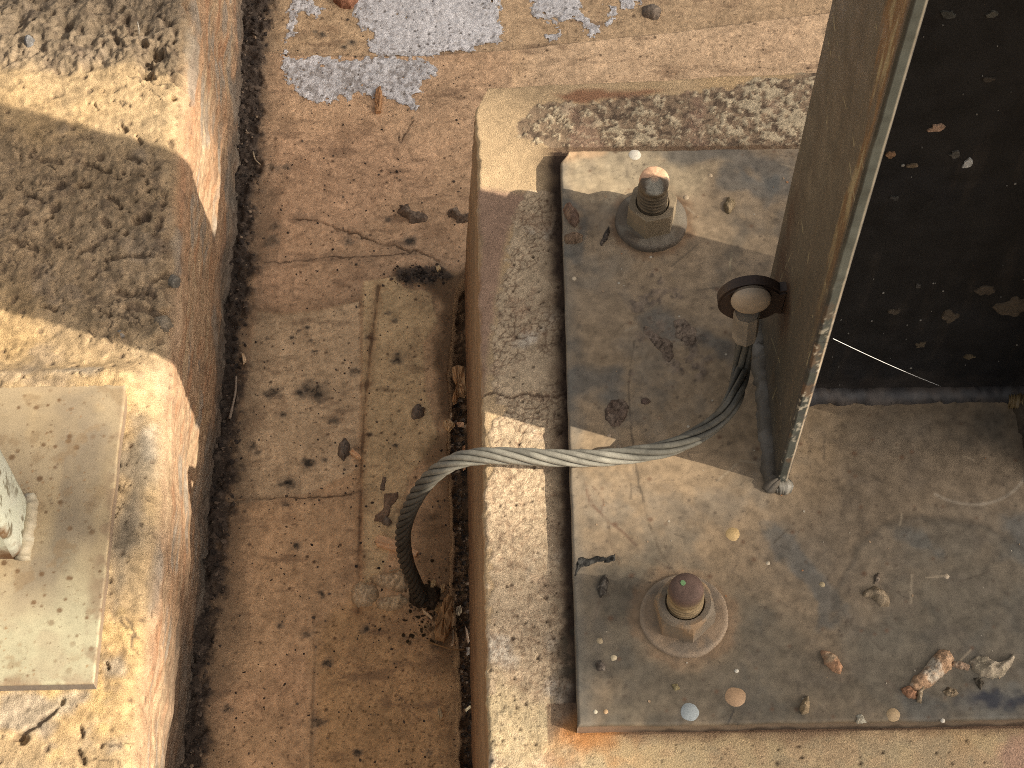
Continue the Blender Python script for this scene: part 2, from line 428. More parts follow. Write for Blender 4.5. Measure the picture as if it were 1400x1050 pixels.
col = lay(col, 0.75 * sstep(-0.006, 0.01, psdf(X, Y, F_WARM) + 0.008 * mid), (0.57, 0.355, 0.17))
col = mulc(col, 1 + 0.12 * mid + 0.16 * fine + 0.16 * fbm(X, Y, 0.0030, 2, 44))
# brown cloudy stains
st = sstep(0.25, 0.9, fbm(X, Y, 0.045, 5, 45, 0.6)); col = lay(col, 0.45 * st, (0.25, 0.15, 0.09))
st = sstep(0.35, 0.9, fbm(X * 0.5, Y * 1.6, 0.02, 4, 46, 0.6)); col = lay(col, 0.55 * st, (0.20, 0.125, 0.08))
# small specks
sp = dots(X, Y, 0.0065, 0.35, 0.05, 0.17, 47) * sstep(-0.5, 0.4, fbm(X, Y, 0.06, 3, 48)); col = lay(col, 0.85 * sp, (0.09, 0.055, 0.035))
sp = dots(X, Y, 0.013, 0.30, 0.04, 0.13, 49); col = lay(col, 0.85 * sp, (0.055, 0.035, 0.025))
fl = dots(X * 0.55 + 0.1 * Y, Y * 1.5, 0.0060, 0.30, 0.06, 0.20, 155) * sstep(-0.4, 0.5, fbm(X, Y, 0.05, 3, 156)); col = lay(col, 0.7 * fl, (0.13, 0.08, 0.05))
fl = dots(X + 0.3 * Y, Y * 0.8, 0.0030, 0.28, 0.10, 0.26, 157); col = lay(col, 0.55 * fl, (0.20, 0.125, 0.075))
warmdots = dots(X, Y, 0.0042, 0.5, 0.08, 0.26, 50) * sstep(-0.004, 0.012, psdf(X, Y, F_WARM) + 0.012 * mid)
col = lay(col, 0.7 * warmdots, (0.12, 0.07, 0.03))
col = lay(col, 0.45 * sstep(0.10, 0.02, np.abs(fbm(X, Y, 0.018, 3, 51))) * sstep(-0.1, 0.5, big) , (0.27, 0.175, 0.11))
# blackish spots with a ragged halo
for k, (px, py, r) in enumerate(F_SPOTS):
    cx, cy = at(px, py, ZF)[:2]; R = r / 1610.0
    s = np.s_[max(0, np.searchsorted(fx, cx - 3 * R)):np.searchsorted(fx, cx + 3 * R), max(0, np.searchsorted(fy, cy - 3 * R)):np.searchsorted(fy, cy + 3 * R)]
    if X[s].size == 0: continue
    d = np.hypot(X[s] - cx, (Y[s] - cy) * 1.25) / R + 0.45 * fbm(X[s], Y[s], max(0.003, R * 0.6), 3, 60 + k)
    c2 = lay(col[s], 0.55 * sstep(1.5, 0.6, d), (0.20, 0.16, 0.12)); c2 = lay(c2, 0.9 * sstep(0.95, 0.3, d) * (0.55 + 0.45 * (fbm(X[s], Y[s], 0.003, 2, 90 + k) > 0)), (0.045, 0.04, 0.033))
    col[s] = c2; Z[s] += 0.0007 * sstep(1.0, 0.2, d) * fbm(X[s], Y[s], 0.003, 2, 7)
# joints, cracks, seams, damp
wob = 0.0016 * fbm(X, Y, 0.012, 3, 52)
dj = lsdf(X, Y, F_JOINT) + wob
col = lay(col, 0.55 * sstep(0.008, 0.0, dj), (0.33, 0.18, 0.09)); col = lay(col, 0.7 * sstep(0.0018, 0.0004, dj), (0.13, 0.075, 0.045))
wc = 0.0016 * fbm(X, Y, 0.006, 3, 15)
for P, wd in ((F_CRACK1, 0.0012), (F_CRACK2, 0.0009), (F_SEAM, 0.0013), (F_SEAM2, 0.0012)):
    dd = lsdf(X + wc, Y + wc, P); brk = 0.45 + 0.55 * (fbm(X, Y, 0.012, 2, 53) > -0.15)
    col = lay(col, 0.35 * sstep(0.010, 0.0, dd + 2 * wob), (0.26, 0.18, 0.12)); col = lay(col, 0.8 * sstep(wd, wd * 0.3, dd) * brk, (0.07, 0.045, 0.03))
col = lay(col, 0.85 * sstep(-0.006, 0.009, psdf(X, Y, F_DAMP) + 0.008 * fbm(X, Y, 0.03, 4, 54)), (0.115, 0.072, 0.042))
col = lay(col, 0.72 * sstep(-0.012, 0.012, psdf(X, Y, F_DAMP2) + 0.012 * fbm(X, Y, 0.03, 4, 55)), (0.17, 0.105, 0.055))
xl = np.interp(Y, LX[:, 1], LX[:, 0])
col = lay(col, 0.75 * sstep(0.030, -0.006, X - xl + 0.010 * fbm(X, Y, 0.025, 4, 56)), (0.20, 0.14, 0.09))
col = lay(col, 0.95 * dirt, (0.055, 0.042, 0.034)); col = lay(col, dirt * 0.6 * sstep(0.35, 0.7, fbm(X, Y, 0.005, 3, 57)), (0.16, 0.12, 0.09))
col = lay(col, 0.97 * gap, (0.028, 0.019, 0.014))
xg = np.interp(Y, GX[:, 1], GX[:, 0])
col = lay(col, 0.5 * sstep(0.02, -0.002, xg - X + 0.008 * mid) * (Y < F_GAPEDGE[0][1]), (0.20, 0.12, 0.065))
col = lay(col, 0.85 * dirt2, (0.085, 0.07, 0.058))
P = np.stack((X, Y, Z), -1)
floor = link('channel_floor', grid_mesh('channel_floor', P, col, keep), MAT['screed'])
tag(floor, 'stained tan screed floor of the channel between the two concrete plinths', 'floor', kind='structure')

# white grout skins lying on the screed
GROUT = [
    [(478, -40), (690, -40), (684, 0), (690, 40), (688, 66), (668, 58), (640, 67), (600, 74), (545, 77), (512, 74), (505, 55), (495, 40), (484, 18)],
    [(386, 77), (470, 79), (560, 78), (590, 82), (604, 92), (596, 108), (580, 122), (568, 134), (576, 152), (570, 160), (552, 146), (528, 132), (500, 131), (478, 138), (455, 133), (432, 140), (410, 126), (388, 106)],
    [(394, -20), (422, -20), (424, 8), (446, 8), (432, 20), (414, 14), (404, 34), (407, 50), (394, 52), (392, 70), (384, 74), (385, 50), (396, 30)],
    [(722, -20), (792, -20), (800, 10), (812, 30), (834, 22), (836, 8), (826, 0), (846, 5), (838, 34), (822, 38), (815, 50), (806, 46), (798, 30), (784, 24), (764, 28), (746, 30), (732, 14)],
    [(748, 48), (766, 38), (780, 34), (780, 42), (764, 50), (752, 57)],
    [(850, -20), (884, -20), (876, 8), (862, 12), (850, 8)]]
for gi, gp in enumerate(GROUT):
    poly = W(gp, ZF); pa_ = np.array(poly)
    gx = np.arange(pa_[:, 0].min() - 0.006, pa_[:, 0].max() + 0.006, 0.0011); gy = np.arange(pa_[:, 1].min() - 0.006, pa_[:, 1].max() + 0.006, 0.0011)
    gX, gY = np.meshgrid(gx, gy, indexing='ij')
    sd = psdf(gX, gY, poly) + 0.0065 * fbm(gX, gY, 0.012, 4, 70 + gi, 0.6) + 0.0035 * fbm(gX, gY, 0.0045, 3, 71, 0.6)
    holes = dots(gX, gY, 0.013, 0.30, 0.06, 0.24, 73) * sstep(0.025, 0.0, sd)
    kp = (sd > 0) & (holes < 0.5)
    gz = floor_z(gX, gY)[0] + 0.0009 * sstep(0, 0.003, sd) + 0.0006 * fbm(gX, gY, 0.0045, 2, 72) * 0.7 + 0.0002
    pits = dots(gX, gY, 0.0075, 0.55, 0.05, 0.2, 74); thin = dots(gX, gY, 0.0038, 0.55, 0.10, 0.32, 75) * sstep(0.03, 0.004, sd + 0.015 * fbm(gX, gY, 0.04, 2, 76))
    gc = np.empty(gX.shape + (3,), np.float32); gc[:] = (0.68, 0.655, 0.645)
    gc = mulc(gc, 1 + 0.14 * fbm(gX, gY, 0.03, 4, 77) + 0.16 * fbm(gX, gY, 0.005, 3, 78))
    lace = sstep(0.05, 0.30, fbm(gX, gY, 0.0042, 3, 79, 0.6)) * (0.30 + 0.70 * (sstep(0.02, 0.0, sd) if gi != 1 else 1.0)); gc = lay(gc, 0.55 * lace, (0.24, 0.20, 0.17)); gc = lay(gc, 0.85 * pits, (0.10, 0.08, 0.065)); gc = lay(gc, 0.8 * thin, (0.22, 0.185, 0.155)); gz = gz - 0.0006 * lace; gc = lay(gc, 0.4 * sstep(0.004, 0.0, sd), (0.42, 0.35, 0.27))
    gz = gz - 0.0008 * pits
    o = link('grout_patch', grid_mesh('grout_patch', np.stack((gX, gY, gz), -1), gc, kp), MAT['grout'], floor)

# ---- left concrete plinth: flat rough top, rounded arris, battered board-marked face
prof = []
for x in np.arange(-0.66, -0.3605, 0.00125): prof.append((x, 0.0, 0, 1))
for a in np.linspace(0, 80, 22): prof.append((-0.3605 + 0.0215 * math.sin(math.radians(a)), -0.0215 + 0.0215 * math.cos(math.radians(a)), math.sin(math.radians(a)), math.cos(math.radians(a))))
x_, z_ = prof[-1][:2]
for t in np.arange(0.0012, 0.193, 0.0012): prof.append((x_ + t * 0.02 + 0.013 * max(0.0, (t - 0.12) / 0.08) ** 2, z_ - t, 0.995, 0.06))
prof = np.array(prof)
s_ = np.concatenate(([0], np.cumsum(np.hypot(np.diff(prof[:, 0]), np.diff(prof[:, 1])))))
ly = np.arange(-0.56, 0.70, 0.00125)
S, Y = np.meshgrid(s_, ly, indexing='ij')
PX = np.repeat(prof[:, 0:1], len(ly), 1); PZ = np.repeat(prof[:, 1:2], len(ly), 1)
NX = np.repeat(prof[:, 2:3], len(ly), 1); NZ = np.repeat(prof[:, 3:4], len(ly), 1)
s_edge = s_[np.argmax(prof[:, 2] > 0.45)]
face = sstep(s_edge - 0.004, s_edge + 0.012, S)                   # 0 on the top, 1 on the face
drop = np.clip(-PZ / 0.19, 0, 1)
shift_t = np.interp(ly, (-0.36, -0.2, -0.05, 0.09, 0.28, 0.45, 0.7), (0.004, 0.004, 0.003, -0.001, -0.008, -0.013, -0.016))
shift_b = np.interp(ly, (-0.36, -0.2, -0.1, 0.02, 0.14, 0.3, 0.6), (-0.012, -0.010, -0.006, -0.003, 0.000, 0.001, -0.002))
EDGE_W = sstep(0.30, 0.34, -(PX) * -1 + 0.0) * 0 + sstep(-0.45, -0.36, PX)
shift = (shift_t[None] * (1 - drop) + shift_b[None] * drop) * EDGE_W + 0.0045 * fbm(Y, Y * 0 + 3.0, 0.09, 4, 101, 0.55) * EDGE_W
X0 = PX + shift
L_ROUGH = W([(-80, -80), (480, -80), (330, 60), (300, 150), (262, 118), (235, 100), (180, 82), (120, 92), (40, 85), (-80, 100)], Z_LEFT)
L_SHADEBAND = W([(-100, 140), (250, 215), (262, 300), (262, 480), (235, 488), (0, 415), (-100, 385)], Z_LEFT)  # column's shadow band: shade painted into the colour, surface roughened as well
L_STAIN = W([(172, 560), (200, 570), (216, 600), (212, 660), (195, 720), (180, 770), (168, 860), (140, 900), (150, 800), (160, 680)], Z_LEFT)
L_GREY = [W(p, Z_LEFT) for p in ([(195, 590), (222, 575), (232, 600), (215, 630), (190, 640)], [(0, 950), (60, 945), (120, 950), (100, 975), (60, 1000), (0, 990)],
                                 [(135, 900), (170, 890), (180, 915), (150, 930)], [(100, 990), (130, 990), (128, 1020), (108, 1030)], [(145, 1015), (170, 1010), (172, 1026), (150, 1030)], [(10, 520), (150, 505), (150, 520), (0, 527)])]
rough_m = sstep(-0.012, 0.010, psdf(X0, Y, L_ROUGH) + 0.010 * fbm(X0, Y, 0.03, 3, 102)) * (1 - face)
band_m = sstep(-0.03, 0.03, psdf(X0, Y, L_SHADEBAND) + 0.01 * fbm(X0, Y, 0.03, 3, 103)) * (1 - face)
h = 0.0012 * fbm(X0, Y, 0.05, 3, 104) + 0.0005 * fbm(X0, Y, 0.012, 4, 105, 0.6) + 0.0004 * fbm(X0, Y, 0.004, 2, 106)
h += rough_m * (0.0058 * (fbm(X0, Y, 0.014, 4, 107, 0.65)) - 0.002) + band_m * (0.0026 * fbm(X0, Y, 0.009, 4, 108, 0.65) - 0.0012 * np.abs(fbm(X0, Y, 0.02, 3, 118)))
pit = dots(X0, Y, 0.010, 0.35, 0.05, 0.28, 109) * (1 - face); pit2 = dots(X0, Y, 0.022, 0.30, 0.06, 0.26, 110) * (1 - face) * (0.35 + 0.65 * np.maximum(rough_m, band_m))
low_m = sstep(0.0, -0.20, Y) * (1 - face)
rg_ = ridged(X0, Y * 0.9 + 0.35 * X0, 0.020, 4, 140); rg2 = ridged(X0, Y, 0.007, 3, 141)
crease = sstep(0.26, 0.06, rg_) * (1 - face); crease2 = sstep(0.20, 0.05, rg2) * (1 - face)
hm = np.maximum(rough_m, band_m)
h -= crease * (0.0005 + 0.0014 * hm) + crease2 * (0.0003 + 0.0008 * hm)
h *= (1 - 0.55 * face)
cr = np.abs(fbm(X0, Y, 0.022, 3, 111)); cracks = sstep(0.05, 0.012, cr) * sstep(0.05, 0.5, fbm(X0, Y, 0.05, 2, 112)) * (1 - face)
h -= 0.0016 * pit + 0.0035 * pit2 + 0.0012 * cracks
streak = fbm(S * 9.0, Y, 0.10, 4, 113, 0.6); streak2 = fbm(S * 5.0, Y, 0.02, 3, 114)
h += face * (0.0012 * streak + 0.0009 * streak2 + 0.0016 * fbm(S, Y, 0.04, 3, 143))
fpit = dots(S * 2.6, Y, 0.014, 0.30, 0.05, 0.22, 115) * face; h -= 0.0018 * fpit
# ragged base of the face
h -= 0.006 * sstep(0.80, 1.0, drop) * (0.5 + 0.5 * fbm(S * 2, Y, 0.03, 3, 116)) * face
gouge = np.zeros_like(h)
for (xa, ya, xb, yb, wd_) in ((160, 398, 205, 402, 5), (178, 418, 218, 428, 6), (205, 385, 232, 372, 4), (150, 352, 200, 350, 5), (110, 345, 135, 335, 4), (78, 335, 95, 330, 5), (185, 300, 200, 292, 6), (60, 300, 72, 296, 4), (225, 265, 215, 320, 5), (195, 240, 205, 255, 5), (130, 420, 160, 436, 3), (60, 418, 75, 424, 3), (30, 260, 60, 275, 4), (92, 262, 120, 250, 4), (140, 300, 170, 320, 4), (20, 330, 50, 340, 5), (230, 345, 244, 335, 5), (150, 270, 165, 282, 4), (40, 215, 80, 222, 5), (118, 222, 150, 236, 4), (175, 215, 190, 220, 6),
        (170, 20, 180, 50, 6), (215, 20, 240, 40, 6), (225, 60, 240, 70, 5), (150, 40, 165, 60, 5), (190, 95, 205, 105, 6), (232, 100, 250, 112, 6), (48, 992, 80, 968, 3), (22, 1008, 46, 994, 3), (106, 1028, 114, 1045, 3), (109, 992, 112, 1008, 2.5), (145, 905, 148, 914, 2), (165, 168, 172, 178, 3), (186, 185, 192, 198, 3), (232, 190, 236, 205, 3), (240, 155, 246, 165, 3), (128, 140, 136, 152, 2)):
    a_, b_ = at(xa, ya, Z_LEFT)[:2], at(xb, yb, Z_LEFT)[:2]; s = np.s_[:, max(0, np.searchsorted(ly, min(a_[1], b_[1]) - 0.012)):np.searchsorted(ly, max(a_[1], b_[1]) + 0.012)]
    dl = lsdf(X0[s], Y[s], [tuple(a_), tuple(b_)]) / (wd_ / 1750.0) + 1.15 * fbm(X0[s], Y[s], 0.006, 4, 145, 0.6)
    gouge[s] = np.maximum(gouge[s], sstep(1.1, 0.35, dl))
gouge *= (1 - face); h -= 0.0030 * gouge
for (px, py, r, dz) in ((195, 60, 9, 0.010), (212, 73, 13, 0.014), (200, 100, 11, 0.008), (236, 133, 6, 0.006), (232, 424, 12, 0.008), (238, 450, 9, 0.008), (40, 52, 5, 0.004), (256, 2, 9, 0.008), (165, 10, 9, 0.006), (186, 300, 9, 0.004), (30, 1010, 8, 0.006), (85, 960, 5, 0.004), (228, 648, 5, 0.003)):
    cx, cy = at(px, py, Z_LEFT)[:2]; d = np.hypot(X0 - cx, Y - cy) / (r / 1750.0) + 0.3 * fbm(X0, Y, 0.004, 2, 117)
    h -= dz * sstep(1.1, 0.5, d) * (1 - face)
for (px, py, r, dz) in ((222, 442, 11, 0.006), (206, 82, 8, 0.004), (165, 457, 6, 0.003), (238, 382, 7, 0.003), (215, 455, 8, 0.004)):
    cx, cy = at(px, py, Z_LEFT)[:2]; d = np.hypot(X0 - cx, Y - cy) / (r / 1750.0)
    h += dz * np.sqrt(np.clip(1 - d * d, 0, 1)) * (1 - face)
c_ = np.empty(X0.shape + (3,), np.float32); c_[:] = (0.46, 0.325, 0.18)
bigL = fbm(X0, Y, 0.10, 4, 121); midL = fbm(X0, Y, 0.022, 4, 122); fineL = fbm(X0, Y, 0.005, 3, 123)
c_ = lay(c_, 0.6 * sstep(0, 0.7, bigL), (0.49, 0.32, 0.145)); c_ = lay(c_, 0.6 * sstep(0.1, 0.7, -bigL), (0.46, 0.355, 0.23))
c_ = lay(c_, 0.55 * sstep(0.2, 0.8, midL) * low_m, (0.52, 0.365, 0.155))
c_ = lay(c_, 0.8 * rough_m, (0.25, 0.19, 0.13)); c_ = lay(c_, 0.8 * band_m, (0.315, 0.222, 0.135))
for gpoly in L_GREY:
    c_ = lay(c_, 0.6 * sstep(-0.004, 0.006, psdf(X0, Y, gpoly) + 0.006 * fbm(X0, Y, 0.015, 4, 124)) * (1 - face), (0.30, 0.27, 0.225))
c_ = lay(c_, 0.75 * sstep(-0.006, 0.010, psdf(X0, Y, L_STAIN) + 0.010 * fbm(X0, Y, 0.025, 4, 125)) * (1 - face), (0.19, 0.16, 0.12))
c_ = lay(c_, 0.45 * sstep(0.25, 0.8, fbm(X0, Y, 0.028, 5, 126, 0.65)) * (1 - face), (0.26, 0.20, 0.145))
c_ = lay(c_, 0.5 * sstep(0.25, 0.7, fbm(X0, Y, 0.012, 4, 133, 0.65)) * np.maximum(rough_m, band_m) , (0.12, 0.085, 0.062))
c_ = mulc(c_, 1 + (0.16 * midL + 0.26 * fineL) * (1 - 0.4 * face))
fc = np.empty_like(c_); fc[:] = (0.42, 0.28, 0.172)
fc = lay(fc, 0.7 * sstep(0.0, 0.6, streak), (0.40, 0.24, 0.138)); fc = lay(fc, 0.55 * sstep(0.05, 0.6, -streak + 0.3 * streak2), (0.43, 0.315, 0.19))
fc = lay(fc, 0.75 * sstep(0.30, 0.8, fbm(S * 6.0, Y, 0.06, 4, 127)), (0.37, 0.20, 0.11))
fc = lay(fc, 0.8 * sstep(0.1, 0.6, fbm(S * 3.0, Y, 0.05, 4, 128)), (0.30, 0.255, 0.20))
fc = lay(fc, 0.85 * sstep(0.35, 0.70, drop + 0.18 * fbm(S * 2, Y, 0.05, 4, 129)) * sstep(0.02, -0.12, Y), (0.17, 0.13, 0.095))
fc = lay(fc, 0.85 * sstep(0.70, 0.92, drop + 0.10 * fbm(S * 2, Y, 0.03, 4, 130)), (0.15, 0.125, 0.10))
fc = lay(fc, 0.45 * sstep(0.2, 0.7, fbm(S * 1.5, Y, 0.03, 5, 142, 0.65)), (0.22, 0.15, 0.10)); fc = mulc(fc, 1 + 0.12 * streak2 + 0.22 * fbm(S * 1.6, Y, 0.005, 3, 131))
fc = lay(fc, 0.85 * fpit, (0.09, 0.06, 0.04))
fm = face[..., None]; c_ = c_ * (1 - fm) + fc * fm
c_ = lay(c_, 0.55 * gouge, (0.085, 0.058, 0.042)); c_ = lay(c_, crease * (0.22 + 0.33 * hm), (0.085, 0.06, 0.043)); c_ = lay(c_, crease2 * (0.15 + 0.4 * hm), (0.10, 0.07, 0.05)); c_ = lay(c_, 0.6 * pit, (0.17, 0.12, 0.08)); c_ = lay(c_, 0.7 * pit2, (0.12, 0.085, 0.06)); c_ = lay(c_, 0.75 * cracks, (0.11, 0.08, 0.055))
pt = at(90, 524, Z_LPLATE)[1]; pr = at(176, 520, Z_LPLATE)[0]
h += (1 - face) * 0.0125 * np.exp(-(np.maximum(np.abs(Y - pt - 0.004) - 0.004, 0) / 0.012) ** 2) * sstep(pr + 0.02, pr - 0.005, X0) * sstep(-0.02, 0.0, Y - pt + 0.02)
P = np.stack((X0 + NX * h, Y, Z_LEFT + PZ + NZ * h), -1)
lp = link('concrete_plinth', grid_mesh('concrete_plinth', P, c_), MAT['concrete'])
tag(lp, 'rough tan concrete plinth with a rounded arris and red-brown board-marked face, carrying the pale plate', 'plinth')

# ---- right concrete plinth
def extended(lo_u, hi_u, du, out_lo, out_hi, d_out):
    a = [] if out_lo <= 0 else list(lo_u - np.arange(out_lo, 0, -d_out))
    c = [] if out_hi <= 0 else list(hi_u + np.arange(d_out, out_hi + 1e-9, d_out))
    return np.array(a + list(np.arange(lo_u, hi_u + 1e-9, du)) + c)
PX0, PX1, PY0, PY1 = -0.1010, 0.56, -0.60, 0.3020
u_ = np.concatenate((PX0 - np.arange(0.24, 0, -0.003), np.arange(PX0, -0.02, 0.00105), np.arange(-0.02, 0.30, 0.0014), np.arange(0.30, PX1 + 0.001, 0.01)))
v_ = np.concatenate((np.arange(PY0, -0.30, 0.004), np.arange(-0.30, PY1 + 1e-9, 0.00115), PY1 + np.array((0.003, 0.01, 0.03, 0.08, 0.16, 0.24))))
U, V = np.meshgrid(u_, v_, indexing='ij')
du_ = np.maximum(PX0 - U, 0); dv_ = np.maximum(V - PY1, 0)
Xp = np.maximum(U, PX0); Yp = np.minimum(V, PY1)
R = 0.003
ein = np.minimum(np.where(du_ > 0, 0, Xp - PX0), np.where(dv_ > 0, 0, PY1 - Yp))
dropz = np.where(ein < R, R - np.sqrt(np.maximum(R * R - (R - np.minimum(ein, R)) ** 2, 0)), 0) + np.maximum(du_, dv_)
sideL = sstep(0.0, 0.004, du_)
edge_w = sstep(0.03, 0.0, Xp - PX0)
edge_n = (0.0011 * fbm(Yp, dropz * 0.3, 0.02, 3, 201) + 0.0009 * fbm(Yp, dropz, 0.005, 2, 202)) * edge_w
Xq = Xp - 0.058 * np.maximum(du_, 0) + edge_n * (1 - 0.6 * sideL)
top_c = np.interp(Yp, (-0.27, 0.27), (0.0025, -0.0025)); Xq = Xq + top_c * edge_w
cham = PX0 + 0.42 * (Yp - 0.283) + 0.0015 * fbm(Yp, dropz, 0.006, 2, 203)
Xq = np.where(Yp > 0.283, np.maximum(Xq, cham - 0.058 * du_), Xq)
Yq = Yp + 0.045 * (Xp + 0.1) * sstep(0.0, 0.30, Yp) - 0.004 * np.exp(-((Xp - 0.02) / 0.02) ** 2) * 0 + 0.0012 * fbm(Xp, Xp * 0 + 1.0, 0.03, 3, 204) * sstep(0.26, 0.305, Yp)
top_m = 1 - sstep(0.0, 0.006, np.maximum(du_, dv_))
cracked = W([(690, 330), (700, 290), (725, 262), (800, 262), (800, 1100), (655, 1100), (668, 760), (668, 600), (690, 560), (668, 540), (676, 420)], Z_PT)
backst = W([(700, 175), (722, 150), (760, 138), (850, 132), (930, 125), (1118, 100), (1400, 85), (1400, 215), (770, 215), (745, 196), (705, 192)], Z_PT)
bot = W([(640, 900), (800, 1000), (1450, 1000), (1450, 1150), (640, 1150)], Z_PT)
brown = W([(652, 258), (745, 262), (715, 285), (692, 330), (676, 420), (668, 540), (652, 545)], Z_PT)
redstrip = W([(750, 128), (880, 120), (925, 122), (870, 134), (770, 140)], Z_PT)
nb = 0.006 * fbm(Xq, Yq, 0.018, 4, 205, 0.6)
cm = sstep(-0.0012, 0.0016, psdf(Xq, Yq, cracked) + nb + 0.002 * fbm(Xq, Yq, 0.004, 2, 213)) * top_m
bm_ = sstep(-0.0012, 0.0016, psdf(Xq, Yq, backst) + nb + 0.002 * fbm(Xq, Yq, 0.004, 2, 213)) * top_m
om = sstep(-0.012, 0.012, psdf(Xq, Yq, bot) + nb) * top_m
f1, f2, rid = worley(Xq + 0.001 * fbm(Xq, Yq, 0.005, 2, 206), Yq, 0.0058, 207)
mosaic = sstep(0.16, 0.04, f2 - f1) * sstep(-0.55, 0.1, fbm(Xq, Yq, 0.03, 3, 243))
worn = sstep(0.22, 0.60, fbm(Xq, Yq, 0.016, 4, 208, 0.65))           # crust worn away
worn_b = 1 - sstep(0.02, 0.30, fbm(Xq, Yq, 0.0045, 4, 209, 0.7) + 0.45 * fbm(Xq, Yq, 0.030, 4, 239, 0.6) + 0.20 * sstep(0.0, 0.14, Xq) - 0.10)
h = 0.0006 * fbm(Xq, Yq, 0.06, 3, 210) + 0.0002 * fbm(Xq, Yq, 0.006, 3, 211)
lowm = sstep(-0.02, -0.07, Yq)
h += cm * (0.0010 - 0.0006 * mosaic * (1 - lowm) - 0.0006 * worn + 0.0002 * fbm(Xq, Yq, 0.003, 2, 212))
h += bm_ * (0.0009 * (1 - worn_b) + 0.0007 * fbm(Xq, Yq, 0.006, 3, 214))
crk = W([(640, 546), (660, 541), (680, 538), (700, 545), (720, 538), (745, 543), (790, 540)], Z_PT)
dcr = lsdf(Xq + 0.0012 * fbm(Xq, Yq, 0.006, 2, 215), Yq + 0.0012 * fbm(Xq, Yq, 0.006, 2, 216), crk)
h -= 0.0012 * sstep(0.0012, 0.0003, dcr) * top_m
pits = dots(Xq, Yq, 0.0085, 0.35, 0.05, 0.17, 217) * top_m * np.clip(cm + om + 0.2, 0, 1); h -= 0.0012 * pits
h *= top_m
c_ = np.empty(Xq.shape + (3,), np.float32); c_[:] = (0.52, 0.37, 0.215)
bg_, md_, fn_ = fbm(Xq, Yq, 0.08, 3, 221), fbm(Xq, Yq, 0.02, 4, 222), fbm(Xq, Yq, 0.004, 3, 223)
c_ = lay(c_, 0.5 * sstep(0.0, 0.7, bg_), (0.54, 0.36, 0.18))
c_ = lay(c_, 0.85 * sstep(-0.003, 0.005, psdf(Xq, Yq, brown) + 0.003 * md_), (0.33, 0.205, 0.145))
c_ = mulc(c_, 1 + 0.10 * md_ + 0.12 * fn_)
crust = np.empty_like(c_); crust[:] = (0.55, 0.415, 0.27)
crust = lay(crust, 0.6 * sstep(0.2, 0.8, fbm(Xq, Yq, 0.03, 3, 224)), (0.62, 0.55, 0.45))
crust = lay(crust, 0.8 * mosaic * (1 - 0.35 * lowm), (0.20, 0.125, 0.08)); crust = lay(crust, 0.7 * worn * (0.6 - 0.15 * lowm), (0.33, 0.205, 0.13)); crust = lay(crust, 0.6 * sstep(0.15, 0.45, fbm(Xq, Yq, 0.0024, 3, 241, 0.65)) * (0.3 + 0.5 * lowm), (0.24, 0.15, 0.09))
crust = mulc(crust, 1 + 0.22 * fn_)
c_ = c_ * (1 - cm[..., None]) + crust * cm[..., None]
c_ = lay(c_, 0.6 * om * sstep(-0.3, 0.3, md_), (0.50, 0.39, 0.22)); c_ = lay(c_, 0.5 * om * sstep(0.0, 0.4, fbm(Xq, Yq, 0.01, 4, 225, 0.65)), (0.40, 0.32, 0.20))
bcol = np.empty_like(c_); bcol[:] = (0.55, 0.44, 0.29); bcol = mulc(bcol, 1 + 0.25 * fn_)
bcol = lay(bcol, 0.88 * worn_b, (0.265, 0.18, 0.115)); bcol = lay(bcol, 0.75 * worn_b * sstep(0.1, 0.4, fbm(Xq, Yq, 0.004, 3, 240)), (0.10, 0.07, 0.05)); bcol = lay(bcol, 0.5 * sstep(0.3, 0.8, fbm(Xq, Yq, 0.03, 3, 226)), (0.34, 0.21, 0.145))
c_ = c_ * (1 - bm_[..., None]) + bcol * bm_[..., None]
c_ = lay(c_, 0.85 * sstep(-0.003, 0.004, psdf(Xq, Yq, redstrip) + 0.004 * md_) * top_m, (0.27, 0.125, 0.07))
sp = np.maximum(dots(Xq, Yq, 0.0050, 0.5, 0.06, 0.20, 227), dots(Xq, Yq, 0.0028, 0.45, 0.10, 0.26, 244) * lowm) * np.clip(cm * (0.25 + lowm) + om, 0, 1) * sstep(-0.5, 0.3, fbm(Xq, Yq, 0.05, 3, 228))
c_ = lay(c_, 0.8 * sp, (0.10, 0.065, 0.04)); c_ = lay(c_, 0.85 * pits, (0.06, 0.04, 0.028))
c_ = lay(c_, 0.8 * sstep(0.0014, 0.0003, dcr) * top_m, (0.10, 0.06, 0.04))
# mould and rust beside the steel plate, plus its contact shade painted near-black
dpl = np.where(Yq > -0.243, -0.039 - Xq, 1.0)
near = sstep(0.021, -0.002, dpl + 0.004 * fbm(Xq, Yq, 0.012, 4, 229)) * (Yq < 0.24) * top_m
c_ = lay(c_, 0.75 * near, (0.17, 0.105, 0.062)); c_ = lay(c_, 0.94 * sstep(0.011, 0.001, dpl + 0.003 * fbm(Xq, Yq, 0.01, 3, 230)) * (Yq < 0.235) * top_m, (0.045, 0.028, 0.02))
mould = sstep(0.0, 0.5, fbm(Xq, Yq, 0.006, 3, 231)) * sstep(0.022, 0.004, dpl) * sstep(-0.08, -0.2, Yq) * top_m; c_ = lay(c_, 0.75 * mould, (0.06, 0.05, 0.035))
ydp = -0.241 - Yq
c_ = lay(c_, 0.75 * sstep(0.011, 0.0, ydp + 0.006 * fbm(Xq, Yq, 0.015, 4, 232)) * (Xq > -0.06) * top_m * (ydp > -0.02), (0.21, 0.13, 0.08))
ru = at(800, 1012, Z_PT); c_ = lay(c_, 0.75 * sstep(0.032, 0.005, np.hypot((Xq - ru[0]) * 0.75, (Yq - ru[1]) * 1.6) + 0.012 * md_) * top_m, (0.50, 0.22, 0.07))
